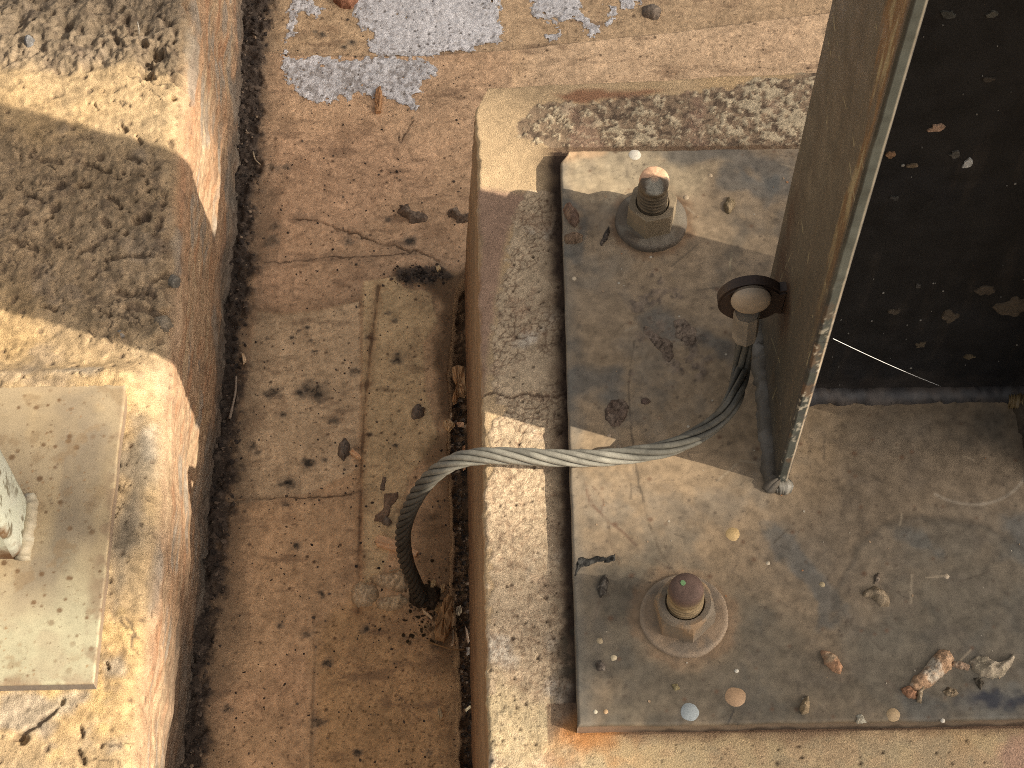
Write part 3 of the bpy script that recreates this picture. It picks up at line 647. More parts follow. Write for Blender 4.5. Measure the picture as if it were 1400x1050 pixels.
pk = at(1390, 1035, Z_PT); c_ = lay(c_, 0.7 * sstep(0.03, 0.02, np.hypot(Xq - pk[0] - 0.01, Yq - pk[1] + 0.012) + 0.006 * md_) * top_m, (0.44, 0.26, 0.19))
sid = np.empty_like(c_); sid[:] = (0.33, 0.21, 0.115); sid = lay(sid, 0.8 * sstep(0.45, 1.0, dropz / 0.24 + 0.15 * fbm(Yp, dropz, 0.03, 3, 233)), (0.20, 0.115, 0.065))
sid = mulc(sid, 1 + 0.2 * fbm(Yp * 0.4, dropz * 4, 0.03, 3, 234)); sid = lay(sid, 0.8 * sstep(0.008, 0.0, dropz + 0.004 * fbm(Yp, dropz, 0.008, 3, 235)), (0.60, 0.50, 0.37))
c_ = c_ * (1 - sideL[..., None]) + sid * sideL[..., None]
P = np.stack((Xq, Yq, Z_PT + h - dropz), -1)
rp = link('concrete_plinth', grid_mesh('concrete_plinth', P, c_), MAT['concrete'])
tag(rp, 'tan concrete plinth with a white crackled crust on top, under the column with the cable', 'plinth')

# ================================================================== steel column on its base plate
column = empty('steel_column', (0.2, 0.02, 0.0), 'dark brown steel H column with a dusty base plate and a cable lug', 'column')
BX0, BX1, BY0, BY1 = -0.0385, 0.44, -0.2415, 0.2255
u_ = np.concatenate((BX0 - np.array((0.0155, 0.012, 0.008, 0.005, 0.002)), np.arange(BX0, 0.31, 0.0011), np.arange(0.31, BX1 + 0.001, 0.01), BX1 + np.array((0.005, 0.0205))))
v_ = np.concatenate((BY0 - np.array((0.0155, 0.0145, 0.0125, 0.0105, 0.0085, 0.0065, 0.0045, 0.0025, 0.001)), np.arange(BY0, BY1, 0.0011), BY1 + np.array((0.0, 0.003, 0.01, 0.0205))))
U, V = np.meshgrid(u_, v_, indexing='ij')
du_ = np.maximum(np.maximum(BX0 - U, U - BX1), 0); dv_ = np.maximum(np.maximum(BY0 - V, V - BY1), 0)
Xp = np.clip(U, BX0, BX1); Yp = np.clip(V, BY0, BY1)
ein = np.minimum(np.minimum(Xp - BX0, BX1 - Xp), np.minimum(Yp - BY0, BY1 - Yp))
ein = np.where(np.maximum(du_, dv_) > 0, 0, ein); R = 0.0016
dropz = np.where(ein < R, R - np.sqrt(np.maximum(R * R - (R - np.minimum(ein, R)) ** 2, 0)), 0) + np.minimum(np.maximum(du_, dv_), 0.0152)
side = sstep(0.0005, 0.003, np.maximum(du_, dv_))
ew = sstep(0.02, 0.0, Xp - BX0)
Xq = Xp + np.interp(Yp, (BY0, BY1), (-0.0014, 0.0009)) * ew + 0.0004 * fbm(Yp, dropz, 0.02, 3, 301) * ew
Yq = Yp + 0.0005 * fbm(Xp, dropz * 1.5, 0.02, 3, 302) * sstep(0.01, 0.0, np.minimum(Yp - BY0, BY1 - Yp))
Xq = Xq + np.where((Yp > 0.213), 0.006 * sstep(0.213, 0.2255, Yp) * ew * sstep(0.010, 0.0, Xp - BX0), 0)
h = (0.00025 * fbm(Xq, Yq, 0.07, 3, 303) + 0.00012 * fbm(Xq, Yq, 0.010, 4, 304)) * (1 - side)
bg_, md_, fn_ = fbm(Xq, Yq, 0.11, 4, 311), fbm(Xq, Yq, 0.035, 5, 312, 0.6), fbm(Xq, Yq, 0.006, 3, 313)
c_ = np.empty(Xq.shape + (3,), np.float32); c_[:] = (0.30, 0.22, 0.14)
c_ = lay(c_, 0.6 * sstep(0.0, 0.7, bg_), (0.33, 0.232, 0.138)); c_ = lay(c_, 0.6 * sstep(0.0, 0.8, md_), (0.19, 0.158, 0.118))
B_DARK = W([(785, 760), (880, 775), (1040, 770), (1120, 820), (1165, 840), (1210, 770), (1290, 730), (1460, 700), (1460, 1040), (780, 1040)], Z_PLATE)
c_ = lay(c_, 0.80 * sstep(-0.03, 0.035, psdf(Xq, Yq, B_DARK) + 0.03 * md_), (0.125, 0.106, 0.076))
c_ = lay(c_, 0.5 * sstep(0.1, 0.6, fbm(Xq, Yq, 0.05, 5, 314, 0.6)) * sstep(-0.02, 0.04, psdf(Xq, Yq, B_DARK)), (0.085, 0.080, 0.066))
B_DULL = W([(1090, 545), (1460, 545), (1460, 740), (1290, 735), (1200, 775), (1150, 840), (1060, 790), (1085, 690), (1120, 620)], Z_PLATE); c_ = lay(c_, 0.7 * sstep(-0.025, 0.025, psdf(Xq, Yq, B_DULL) + 0.02 * md_), (0.165, 0.13, 0.092))  # soft shade right of the flange foot painted in as duller colour
B_PALE = W([(768, 208), (870, 205), (1000, 215), (960, 270), (880, 280), (772, 268)], Z_PLATE)
c_ = lay(c_, 0.55 * sstep(-0.01, 0.015, psdf(Xq, Yq, B_PALE) + 0.01 * md_), (0.45, 0.36, 0.23))
for pts, rr in (([(930, 208), (1000, 206), (1060, 240), (1080, 262)], 0.018), ([(985, 235), (1050, 262)], 0.012), ([(785, 530), (830, 520)], 0.016), ([(778, 275), (800, 290), (790, 340)], 0.010),
                ([(900, 440), (990, 470)], 0.016), ([(1060, 720), (1120, 800), (1130, 850)], 0.010), ([(1370, 960), (1300, 965), (1240, 955)], 0.016), ([(1240, 730), (1290, 760)], 0.01), ([(1385, 720), (1400, 760)], 0.015)):
    dd = lsdf(Xq, Yq, W(pts, Z_PLATE)); c_ = lay(c_, 0.65 * sstep(rr, rr * 0.2, dd + 0.010 * fbm(Xq, Yq, 0.02, 4, 315)), (0.115, 0.115, 0.105))
# dusty halo round the base of the near bolt, soil crust patch by the lug
for (bx_, by_, br_) in ((935, 843, 0.034), (890, 304, 0.031)):
    bq = at(bx_, by_, Z_PLATE); c_ = lay(c_, 0.6 * sstep(0.007, 0.0, np.abs(np.hypot(Xq - bq[0], Yq - bq[1]) - br_ + 0.002) + 0.004 * fbm(Xq, Yq, 0.01, 3, 350)), (0.19, 0.10, 0.05))
bb = at(935, 843, Z_PLATE); c_ = lay(c_, 0.5 * sstep(0.046, 0.034, np.hypot(Xq - bb[0], Yq - bb[1]) + 0.006 * md_), (0.31, 0.225, 0.14))
cp = at(915, 455, Z_PLATE); cpm = sstep(0.034, 0.012, np.hypot(Xq - cp[0], (Yq - cp[1]) * 0.9) + 0.03 * fbm(Xq, Yq, 0.02, 4, 316)) * sstep(0.0, 0.35, fbm(Xq, Yq, 0.008, 4, 317, 0.65))
cpd = sstep(0.1, 0.4, fbm(Xq, Yq, 0.0035, 3, 318)); c_ = lay(c_, 0.75 * cpm, (0.24, 0.175, 0.125)); c_ = lay(c_, 0.6 * cpm * cpd, (0.09, 0.068, 0.052)); h += 0.0013 * cpm * (0.6 + 0.8 * fbm(Xq, Yq, 0.004, 3, 319)) * (1 - side)
# old water marks, scratches, hairlines
ctr = at(1305, 850, Z_PLATE); rr = np.hypot(Xq - ctr[0], (Yq - ctr[1])) + 0.006 * md_
ang = np.arctan2(Yq - ctr[1], Xq - ctr[0]); c_ = lay(c_, 0.5 * sstep(0.0045, 0.0, np.abs(rr - 0.078)) * sstep(0.2, 0.6, ang) , (0.075, 0.062, 0.046)); c_ = lay(c_, 0.28 * sstep(0.079, 0.076, rr), (0.125, 0.115, 0.092))
c2 = at(1320, 610, Z_PLATE); r2 = np.hypot(Xq - c2[0], (Yq - c2[1])); a2 = np.arctan2(Yq - c2[1], Xq - c2[0])
c_ = lay(c_, 0.5 * sstep(0.0018, 0.0003, np.abs(r2 - 0.046)) * (a2 < -0.35) * (a2 > -2.2), (0.40, 0.34, 0.26))
def line(pts, wdt, rgb, a, wobble=0.001, seed=320):
    global c_
    wv = wobble * fbm(Xq, Yq, 0.02, 2, seed)
    c_ = lay(c_, a * sstep(wdt, wdt * 0.3, lsdf(Xq + wv, Yq + wv, W(pts, Z_PLATE))) * (0.4 + 0.6 * (fbm(Xq, Yq, 0.01, 2, seed + 1) > -0.3)), rgb)
line([(868, 465), (860, 520), (862, 590), (872, 660), (888, 720), (908, 765), (930, 790)], 0.0011, (0.10, 0.075, 0.05), 0.75)
line([(800, 660), (812, 690), (835, 715), (870, 745)], 0.0014, (0.14, 0.08, 0.05), 0.7, seed=322)
line([(802, 668), (808, 690), (822, 700), (828, 684), (812, 665)], 0.0010, (0.14, 0.08, 0.05), 0.6, seed=324)
line([(830, 715), (838, 750), (850, 775)], 0.0010, (0.14, 0.09, 0.05), 0.6, seed=326)
line([(895, 765), (915, 778)], 0.0012, (0.10, 0.06, 0.04), 0.8, seed=328)
line([(812, 850), (822, 815), (830, 790)], 0.0010, (0.13, 0.09, 0.06), 0.6, seed=330)
line([(995, 990), (1003, 972)], 0.0009, (0.05, 0.045, 0.04), 0.8, seed=332)
line([(990, 996), (1010, 990)], 0.0009, (0.05, 0.045, 0.04), 0.8, seed=334)
line([(998, 372), (1000, 345)], 0.0006, (0.50, 0.42, 0.26), 0.8, seed=336)
c_ = lay(c_, 0.32 * sstep(0.0, 0.8, fbm(Xq, Yq, 0.014, 5, 345, 0.65)), (0.13, 0.105, 0.08)); c_ = lay(c_, 0.5 * sstep(0.30, 0.8, fbm(Xq, Yq * 0.8, 0.05, 6, 347, 0.62)), (0.10, 0.088, 0.07)); c_ = lay(c_, 0.45 * sstep(0.02, 0.0, np.abs(fbm(Xq, Yq, 0.05, 3, 348))) * sstep(0.1, 0.5, fbm(Xq, Yq, 0.07, 2, 349)), (0.12, 0.09, 0.065)); c_ = mulc(c_, 1 + 0.12 * md_ + 0.20 * fn_ + 0.12 * fbm(Xq, Yq, 0.0028, 2, 346))
srg = np.random.default_rng(91)
for k_ in range(34):
    sx, sy = srg.uniform(-0.03, 0.28), srg.uniform(-0.23, 0.21); sa = srg.normal(0.3, 0.9); sl_ = 0.006 + 0.03 * srg.random() ** 2
    p_, q_ = (sx, sy), (sx + sl_ * math.cos(sa), sy + sl_ * math.sin(sa)); i0, i1 = np.searchsorted(u_, min(p_[0], q_[0]) - 0.003), np.searchsorted(u_, max(p_[0], q_[0]) + 0.003); j0, j1 = np.searchsorted(v_, min(p_[1], q_[1]) - 0.003), np.searchsorted(v_, max(p_[1], q_[1]) + 0.003)
    s = np.s_[i0:i1, j0:j1]; dl = lsdf(Xq[s], Yq[s], [p_, q_]); c_[s] = lay(c_[s], 0.55 * sstep(0.0011, 0.0003, dl), ((0.40, 0.32, 0.22), (0.09, 0.07, 0.05))[k_ % 2])
sp = dots(Xq, Yq, 0.0095, 0.30, 0.05, 0.15, 340); c_ = lay(c_, 0.65 * sp, (0.09, 0.065, 0.045))
sp = dots(Xq, Yq, 0.020, 0.35, 0.03, 0.09, 341); c_ = lay(c_, 0.75 * sp, (0.13, 0.07, 0.04))
c_ = lay(c_, 0.8 * sstep(0.010, 0.002, np.hypot((Xq - at(1360, 957, .02)[0]) * 0.35, Yq - at(1360, 957, .02)[1]) + 0.003 * fn_), (0.022, 0.026, 0.04))
edge_d = np.minimum(Xp - BX0, Yp - BY0); c_ = lay(c_, 0.45 * sstep(0.012, 0.0, (Xp - BX0) + 0.007 * md_), (0.14, 0.14, 0.125))
corner = sstep(0.022, 0.006, np.hypot(Xq - BX0 - 0.008, (Yq - BY1) * 1.5) + 0.008 * md_); c_ = lay(c_, 0.8 * corner, (0.52, 0.34, 0.19)); h += 0.0008 * corner * fbm(Xq, Yq, 0.004, 3, 342) * (1 - side)
ccl = sstep(0.026, 0.012, np.abs(Xq - BX0 - 0.02) + 0.01 * md_) * sstep(0.010, 0.003, BY1 - Yq + 0.004 * md_); c_ = lay(c_, 0.75 * ccl, (0.55, 0.36, 0.21))
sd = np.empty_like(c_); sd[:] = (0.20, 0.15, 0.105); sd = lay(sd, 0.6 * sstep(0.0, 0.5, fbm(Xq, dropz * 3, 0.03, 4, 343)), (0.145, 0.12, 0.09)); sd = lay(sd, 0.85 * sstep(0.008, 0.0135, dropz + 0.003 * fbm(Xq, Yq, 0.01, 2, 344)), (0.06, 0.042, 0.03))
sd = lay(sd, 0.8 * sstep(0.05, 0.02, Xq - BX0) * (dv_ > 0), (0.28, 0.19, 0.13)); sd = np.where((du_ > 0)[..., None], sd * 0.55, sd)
c_ = c_ * (1 - side[..., None]) + sd * side[..., None]
plate = link('base_plate', grid_mesh('base_plate', np.stack((Xq, Yq, Z_PLATE + h - dropz), -1), c_), MAT['plate'], column)

# flat paint drops on the plate
def disc_mesh(name, c, r, z0, t, rgb, seed, n=20, squash=1.0, rag=0.12):
    rg = np.random.default_rng(seed); a = np.linspace(0, 2 * np.pi, n, endpoint=False)
    rr = r * (1 + rag * np.convolve(np.tile(rg.normal(size=n), 3), (.25, .5, .25), 'same')[n:2 * n])
    V = [(c[0] + rr[i] * math.cos(a[i]), c[1] + squash * rr[i] * math.sin(a[i]), z0 - 0.0004) for i in range(n)]
    V += [(c[0] + 0.90 * rr[i] * math.cos(a[i]), c[1] + 0.90 * squash * rr[i] * math.sin(a[i]), z0 + t) for i in range(n)]
    V.append((c[0], c[1], z0 + t * 1.02))
    F = [(i, (i + 1) % n, n + (i + 1) % n, n + i) for i in range(n)] + [(n + i, n + (i + 1) % n, 2 * n) for i in range(n)]
    return V, F
def paint_spot(px, py, rpx, rgb, lab=None, seed=0, squash=1.0, rag=0.07, parent=None, name='paint_spot', z=Z_PLATE, t=0.00022):
    c = at(px, py, z); V, F = disc_mesh(name, c, rpx / 1900.0, z, t, rgb, seed, squash=squash, rag=rag)
    me = bpy.data.meshes.new(name); me.from_pydata(V, [], F); me.update()
    rg = np.random.default_rng(seed + 5); set_col(me, lambda co: np.array(rgb, np.float32) * (1 + 0.10 * fbm(co[:, 0], co[:, 1], 0.004, 2, seed + 3)[:, None]))
    me.polygons.foreach_set('use_smooth', np.ones(len(me.polygons), bool))
    return tag(link(name, me, MAT['plate'], parent or plate), lab)
for k, (px, py, r, rgb, lab) in enumerate([
        (1002, 730, 10.5, (0.52, 0.36, 0.17), 'ochre paint drop'), (1006, 953, 14, (0.42, 0.27, 0.155), 'tan paint drop'), (943, 973, 12.5, (0.33, 0.36, 0.36), 'pale blue-grey paint drop'),
        (1221, 977, 9, (0.45, 0.32, 0.18), None), (868, 212, 10, (0.70, 0.63, 0.52), 'white paint drop'), (839, 899, 4.2, (0.55, 0.45, 0.29), None), (814, 973, 3, (0.60, 0.52, 0.38), None),
        (828, 973, 3.4, (0.50, 0.33, 0.18), None), (820, 876, 4.5, (0.40, 0.31, 0.19), None), (938, 270, 4.6, (0.42, 0.32, 0.21), None), (971, 240, 3.8, (0.45, 0.34, 0.22), None), (785, 381, 3.6, (0.60, 0.48, 0.33), None),
        (1124, 799, 4, (0.38, 0.30, 0.18), None), (1294, 788, 4, (0.50, 0.40, 0.28), None), (1050, 770, 3, (0.55, 0.46, 0.33), None), (1007, 917, 3, (0.60, 0.55, 0.45), None), (1289, 985, 3, (0.62, 0.56, 0.46), None), (833, 596, 3.2, (0.42, 0.31, 0.21), None), (846, 612, 4, (0.30, 0.23, 0.16), None)]):
    paint_spot(px, py, r, rgb, lab, 400 + k)
V, F, Cc = [], [], []
rg = np.random.default_rng(55)
for k in range(95):
    c = (rg.uniform(-0.03, 0.30), rg.uniform(-0.235, 0.215)); r = 0.0004 + 0.0008 * rg.random() ** 2
    if -0.02 < c[1] < 0.03 and c[0] > 0.09: continue
    v, f = disc_mesh('s', c, r, Z_PLATE, 0.0003, None, k, n=8); o = len(V); V += v; F += [tuple(i + o for i in q) for q in f]
    g = rg.choice(3, p=(0.5, 0.35, 0.15)); Cc += [((0.45, 0.39, 0.30), (0.36, 0.25, 0.155), (0.38, 0.19, 0.09))[g]] * len(v)
me = bpy.data.meshes.new('paint_specks'); me.from_pydata(V, [], F); me.update(); set_col(me, lambda co: np.array(Cc, np.float32))
tag(link('paint_specks', me, MAT['plate'], plate), 'tiny pale paint specks', kind='stuff')

# flanges and web
def ring_section(x0, x1, y0, y1, rl, step=0.0012):
    """closed section loop, dense along the left face and the front edge; starts at the back-left corner, runs down the left face"""
    L = []
    for y in np.arange(y1 - 0.001, y0 + rl, -step): L.append((x0, y, 0))
    for a in np.linspace(0, 90, 7): L.append((x0 + rl - rl * math.cos(math.radians(a)), y0 + rl - rl * math.sin(math.radians(a)), 1))
    for x in np.linspace(x0 + rl + 0.0004, x1 - 0.0012, 6): L.append((x, y0, 2))
    L += [(x1, y0 + 0.001, 3)] + [(x1, y, 3) for y in np.linspace(y0 + 0.01, y1 - 0.002, 12)] + [(x1 - 0.001, y1, 4), (x0 + 0.001, y1, 4)]
    return np.array(L)
SCR = []
for (xa, ya, xb, yb, wd_) in ((1138, 18, 1145, 62, 0.0008), (1145, 68, 1149, 85, 0.0006), (1132, 55, 1137, 80, 0.0005), (1206, 56, 1207, 70, 0.0006), (1210, 85, 1211, 96, 0.0008), (1176, 200, 1182, 240, 0.0008), (1161, 222, 1170, 290, 0.0009), (1163, 160, 1168, 200, 0.0005), (1152, 130, 1158, 150, 0.0005),
        (1131, 160, 1130, 168, 0.0009), (1066, 385, 1082, 345, 0.0006), (1106, 345, 1104, 358, 0.0014), (1128, 385, 1132, 405, 0.0006), (1054, 460, 1066, 495, 0.0006), (1056, 545, 1062, 530, 0.0007), (1108, 480, 1103, 498, 0.0014), (1094, 290, 1098, 320, 0.0005), (1112, 428, 1110, 440, 0.0006), (1196, 30, 1200, 45, 0.0006), (1085, 600, 1080, 570, 0.0006)):
    a_, b_ = at_x(xa, ya, 0.1048), at_x(xb, yb, 0.1048); SCR.append(((a_[1], a_[2]), (b_[1], b_[2]), wd_))
def flange_mesh(x0, x1, y0, y1, seed, z1=2.6):
    sec = ring_section(x0, x1, y0, y1, 0.0016)
    zz = np.concatenate((np.arange(0.0195, 0.66, 0.0016), np.arange(0.7, z1 + 0.01, 0.1)))
    n, k = len(sec), len(zz)
    A = np.repeat(sec[:, None, :], k, 1); Zz = np.repeat(zz[None], n, 0)
    x, y, kind = A[..., 0].copy(), A[..., 1].copy(), A[..., 2]
    left = kind == 0; rim = (kind == 1) | (kind == 2)
    x -= 0.00025 * fbm(y, Zz, 0.05, 3, seed) * left; y += 0.00045 * fbm(Zz, Zz * 0 + 2, 0.012, 3, seed + 1) * rim
    c = np.empty(x.shape + (3,), np.float32); c[:] = (0.082, 0.070, 0.051)
    t = (y - y0) / (y1 - y0)
    c = lay(c, 0.6 * sstep(-0.1, 0.7, fbm(y * 2.0, Zz * 0.6, 0.05, 4, seed + 2)), (0.060, 0.051, 0.038))
    c = lay(c, 0.6 * sstep(0.0, 0.7, fbm(y * 5.0, Zz * 0.45, 0.05, 4, seed + 3)), (0.092, 0.072, 0.049))
    rust = np.exp(-((y - 0.045 - 0.004 * fbm(Zz, Zz * 0, 0.05, 2, seed + 4)) / 0.013) ** 2) * sstep(0.02, 0.12, Zz) * sstep(0.25, 0.17, Zz)
    rust = np.maximum(rust, sstep(0.042, 0.020, np.hypot(y - 0.024, (Zz - 0.125))))
    c = lay(c, 0.95 * rust * (0.7 + 0.3 * fbm(y, Zz, 0.01, 3, seed + 5)), (0.050, 0.021, 0.011))
    o = sstep(0.014, 0.003, (y - y0 - 0.007 - 0.010 * sstep(0.30, 0.55, Zz)) + 0.016 * fbm(y * 3, Zz * 0.5, 0.03, 4, seed + 6)) * left * sstep(0.14, 0.40, Zz)
    c = lay(c, 0.75 * o, (0.17, 0.085, 0.025)); c = lay(c, 0.6 * o * sstep(0.2, 0.6, fbm(y * 4, Zz * 0.6, 0.02, 4, seed + 7)), (0.34, 0.30, 0.17))
    gap = sstep(0.0065, 0.003, y - y0) * left; c = lay(c, 0.75 * gap, (0.045, 0.042, 0.038))
    scr = dots(y * 4.0 + Zz * 0.5, Zz * 0.42 , 0.010, 0.10, 0.05, 0.14, seed + 8) * sstep(0.0, 0.5, fbm(y, Zz, 0.06, 2, seed + 9) + 0.35) * left
    c = lay(c, 0.7 * scr, (0.34, 0.29, 0.17))
    e = np.empty_like(c); e[:] = (0.062, 0.066, 0.056); e = lay(e, 0.9 * (kind == 1), (0.026, 0.027, 0.024)); e = lay(e, 0.6 * sstep(0.1, 0.6, fbm(x * 2, Zz * 0.5, 0.03, 4, seed + 10)), (0.085, 0.088, 0.074))
    lowz = sstep(0.32, 0.18, Zz); e = lay(e, 0.7 * sstep(x1 - 0.0022, x1 - 0.0012, x) * (0.35 + 0.65 * lowz), (0.55, 0.43, 0.30)); e = lay(e, 0.5 * sstep(0.25, 0.7, fbm(x * 2.0, Zz, 0.014, 4, seed + 11)) * lowz, (0.17, 0.095, 0.05)); e = lay(e, 0.7 * sstep(0.35, 0.6, fbm(x * 1.5, Zz, 0.005, 3, seed + 12)) * lowz, (0.05, 0.05, 0.05))  # sunlit rim painted bright along the outer corner, stronger low down
    e = lay(e, 0.6 * sstep(0.5, 0.75, fbm(x * 1.5, Zz, 0.0035, 3, seed + 13)) * lowz, (0.50, 0.45, 0.35))
    for (qa, qb, wd_) in (SCR if seed == 500 else ()):
        dl = lsdf(y, Zz, [qa, qb]); c = lay(c, 0.8 * sstep(wd_, wd_ * 0.3, dl) * left * (fbm(y, Zz, 0.004, 2, seed + 20) > -0.35), (0.33, 0.29, 0.17))
    rm = rim[..., None].astype(np.float32); c = c * (1 - rm) + e * rm
    c = np.where((kind == 3)[..., None], np.array((0.03, 0.028, 0.027), np.float32), c)
    base = sstep(0.045, 0.02, Zz + 0.006 * fbm(y, Zz, 0.015, 3, seed + 14)) * left; c = lay(c, 0.6 * base, (0.075, 0.062, 0.05))
    c = mulc(c, 1 + 0.14 * fbm(y + x, Zz, 0.006, 3, seed + 15))
    P = np.stack((x, y, Zz), -1)
    P = np.concatenate((P, P[:1]), 0); c = np.concatenate((c, c[:1]), 0)
    return grid_mesh('flange', P, c, flip=False)
FX0, FX1 = 0.1048, 0.1128
link('flange', flange_mesh(FX0, FX1, -0.0685, 0.0665, 500), MAT['flange'], column)
GX0, GX1 = 0.2900, 0.2975
link('flange', flange_mesh(GX0, GX1, -0.0600, 0.0635, 540), MAT['flange'], column)
WEB_Y = 0.0040
wx = np.arange(FX1 - 0.002, GX0 + 0.003, 0.0022); wz = np.concatenate((np.arange(0.0195, 0.80, 0.0022), np.arange(0.85, 2.61, 0.1)))
WX, WZ = np.meshgrid(wx, wz, indexing='ij')
wc_ = np.empty(WX.shape + (3,), np.float32); wc_[:] = (0.012, 0.0115, 0.0115)
wc_ = lay(wc_, 0.6 * sstep(0.1, 0.9, fbm(WX, WZ, 0.10, 4, 561)), (0.009, 0.0095, 0.0115)); wc_ = lay(wc_, 0.5 * sstep(0.15, 0.03, WZ + 0.05 * fbm(WX, WZ, 0.05, 3, 562)), (0.017, 0.0175, 0.02))
wc_ = lay(wc_, 0.5 * sstep(0.25, 0.7, fbm(WX * 6, WZ * 0.5, 0.05, 4, 565, 0.6)), (0.022, 0.019, 0.017)); wc_ = lay(wc_, 0.6 * sstep(0.055, 0.025, WZ + 0.02 * fbm(WX, WZ, 0.02, 4, 566)), (0.035, 0.029, 0.025)); wc_ = mulc(wc_, 1 + 0.25 * fbm(WX, WZ, 0.012, 3, 563))
Pf = np.stack((WX, np.full_like(WX, WEB_Y) + 0.0002 * fbm(WX, WZ, 0.05, 3, 564), WZ), -1)
web = link('web', grid_mesh('web', Pf, wc_), MAT['web'], column)
wb = box('web', (FX1 - 0.001, WEB_Y + 0.003, 0.0195), (GX0 + 0.001, WEB_Y + 0.009, 2.6), MAT['web'], None, (0.02, 0.019, 0.018))
web.data.name = 'web'
# join the thickness of the web to its face, one mesh
bmw = bmesh.new(); bmw.from_mesh(web.data); bm2 = wb.data
bmw.from_mesh(bm2); bmw.to_mesh(web.data); bmw.free(); bpy.data.objects.remove(wb, do_unlink=True)

for k, (px, py, r, rgb, sq) in enumerate([(1300, 433, 14, (0.085, 0.068, 0.05), 0.85), (1388, 420, 22, (0.085, 0.068, 0.05), 0.85), (1348, 397, 12, (0.075, 0.06, 0.045), 0.7), (1224, 425, 8, (0.08, 0.065, 0.05), 0.7), (1258, 471, 7, (0.10, 0.08, 0.055), 0.8),
        (1325, 487, 8, (0.10, 0.078, 0.05), 0.6), (1280, 175, 8, (0.30, 0.20, 0.14), 0.7), (1306, 210, 7, (0.08, 0.075, 0.065), 0.6), (1297, 20, 7, (0.06, 0.058, 0.05), 0.6), (1355, 19, 7, (0.09, 0.085, 0.07), 0.6), (1322, 222, 5, (0.45, 0.45, 0.43), 1.4),
        (1352, 108, 6, (0.06, 0.05, 0.04), 0.5), (1247, 226, 7, (0.16, 0.12, 0.08), 0.4), (1217, 211, 6, (0.20, 0.12, 0.07), 0.9), (1224, 270, 6, (0.05, 0.048, 0.045), 0.5), (1255, 390, 4, (0.06, 0.055, 0.05), 0.8)]):
    c = at_y(px, py, WEB_Y); V, F = disc_mesh('m', (c[0], c[2]), r / 2050.0, 0, 0.0006, None, 600 + k, n=22, squash=sq * 1.35, rag=0.38)
    rgb = tuple(0.8 * v_c for v_c in rgb); me = bpy.data.meshes.new('mud_splash'); me.from_pydata([(v[0], WEB_Y - 0.0003 - v[2], v[1]) for v in V], [], F); me.update()
    set_col(me, lambda co: np.array(rgb, np.float32) * (1 + 0.3 * fbm(co[:, 0], co[:, 2], 0.003, 2, k)[:, None]))
    link('mud_splash', me, MAT['lump'], web)
V, F = [], []
rg = np.random.default_rng(66)
for k in range(90):
    v, f = disc_mesh('s', (rg.uniform(0.118, 0.286), rg.uniform(0.03, 0.55)), 0.0003 + 0.0009 * rg.random() ** 3, 0, 0.0003, None, k, n=7); o = len(V)
    V += [(q[0], WEB_Y - 0.0003 - q[2], q[1]) for q in v]; F += [tuple(i + o for i in q) for q in f]
me = bpy.data.meshes.new('dust_specks'); me.from_pydata(V, [], F); me.update(); set_col(me, (0.20, 0.19, 0.17)); tag(link('dust_specks', me, MAT['lump'], web), 'fine dust specks', kind='stuff')

# welds
def bead(name, pts, rad, seed, rgb, rgb2, n=90, sides=12, bump=0.25, parent=column, wave=0.0):
    p = spline(pts, n); t = np.linspace(0, 1, n)
    r = rad * (1 + bump * fbm(t * 1.0, t * 0 + seed, 0.05, 3, seed) + wave * np.sin(t * n * 0.9))
    me = tube_mesh(name, p, r, sides)
    co = np.empty(len(me.vertices) * 3, np.float32); me.vertices.foreach_get('co', co); co = co.reshape(-1, 3)
    co += (0.18 * rad * fbm(co[:, 0] + co[:, 2], co[:, 1] + co[:, 2], 0.006, 3, seed + 1))[:, None]
    me.vertices.foreach_set('co', co.ravel())
    m = sstep(-0.1, 0.5, fbm(co[:, 0] + co[:, 2], co[:, 1], 0.012, 3, seed + 2))[:, None]
    set_col(me, np.array(rgb) * (1 - m) + np.array(rgb2) * m); me.update()
    return link(name, me, MAT['flange'], parent)
bead('weld_bead', [(FX0 - 0.0005, 0.064, 0.0195), (FX0 - 0.001, 0.04, 0.020), (FX0 - 0.0005, 0.0, 0.0195), (FX0 - 0.001, -0.06, 0.020), (FX0 + 0.001, -0.0690, 0.0195)], 0.0078, 700, (0.11, 0.092, 0.07), (0.17, 0.15, 0.125), wave=0.05)
bead('weld_bead', [(FX1 - 0.003, WEB_Y, 0.0200), (0.2, WEB_Y + 0.0003, 0.0202), (GX0, WEB_Y, 0.0200)], 0.0088, 710, (0.045, 0.042, 0.042), (0.085, 0.07, 0.06), bump=0.10)
bead('weld_bead', [(GX0 - 0.0005, 0.064, 0.0195), (GX0 - 0.001, 0.02, 0.020), (GX0 - 0.0005, -0.0690, 0.0195)], 0.0075, 720, (0.05, 0.04, 0.03), (0.09, 0.07, 0.05))
tag(bead('weld_bead', [(FX0 + 0.0005, -0.0695, 0.0205), (FX0 + 0.005, -0.0700, 0.0215), (FX1 + 0.0015, -0.0695, 0.0200)], 0.0056, 730, (0.27, 0.245, 0.20), (0.42, 0.38, 0.32), n=16, bump=0.3), 'pale painted weld end')
lu = at_x(1393, 573, 0.286); bead('weld_bead', [(GX0 - 0.012, WEB_Y - 0.008, 0.021), (GX0 - 0.002, WEB_Y - 0.010, 0.022)], 0.006, 740, (0.22, 0.15, 0.07), (0.30, 0.23, 0.12), n=24)

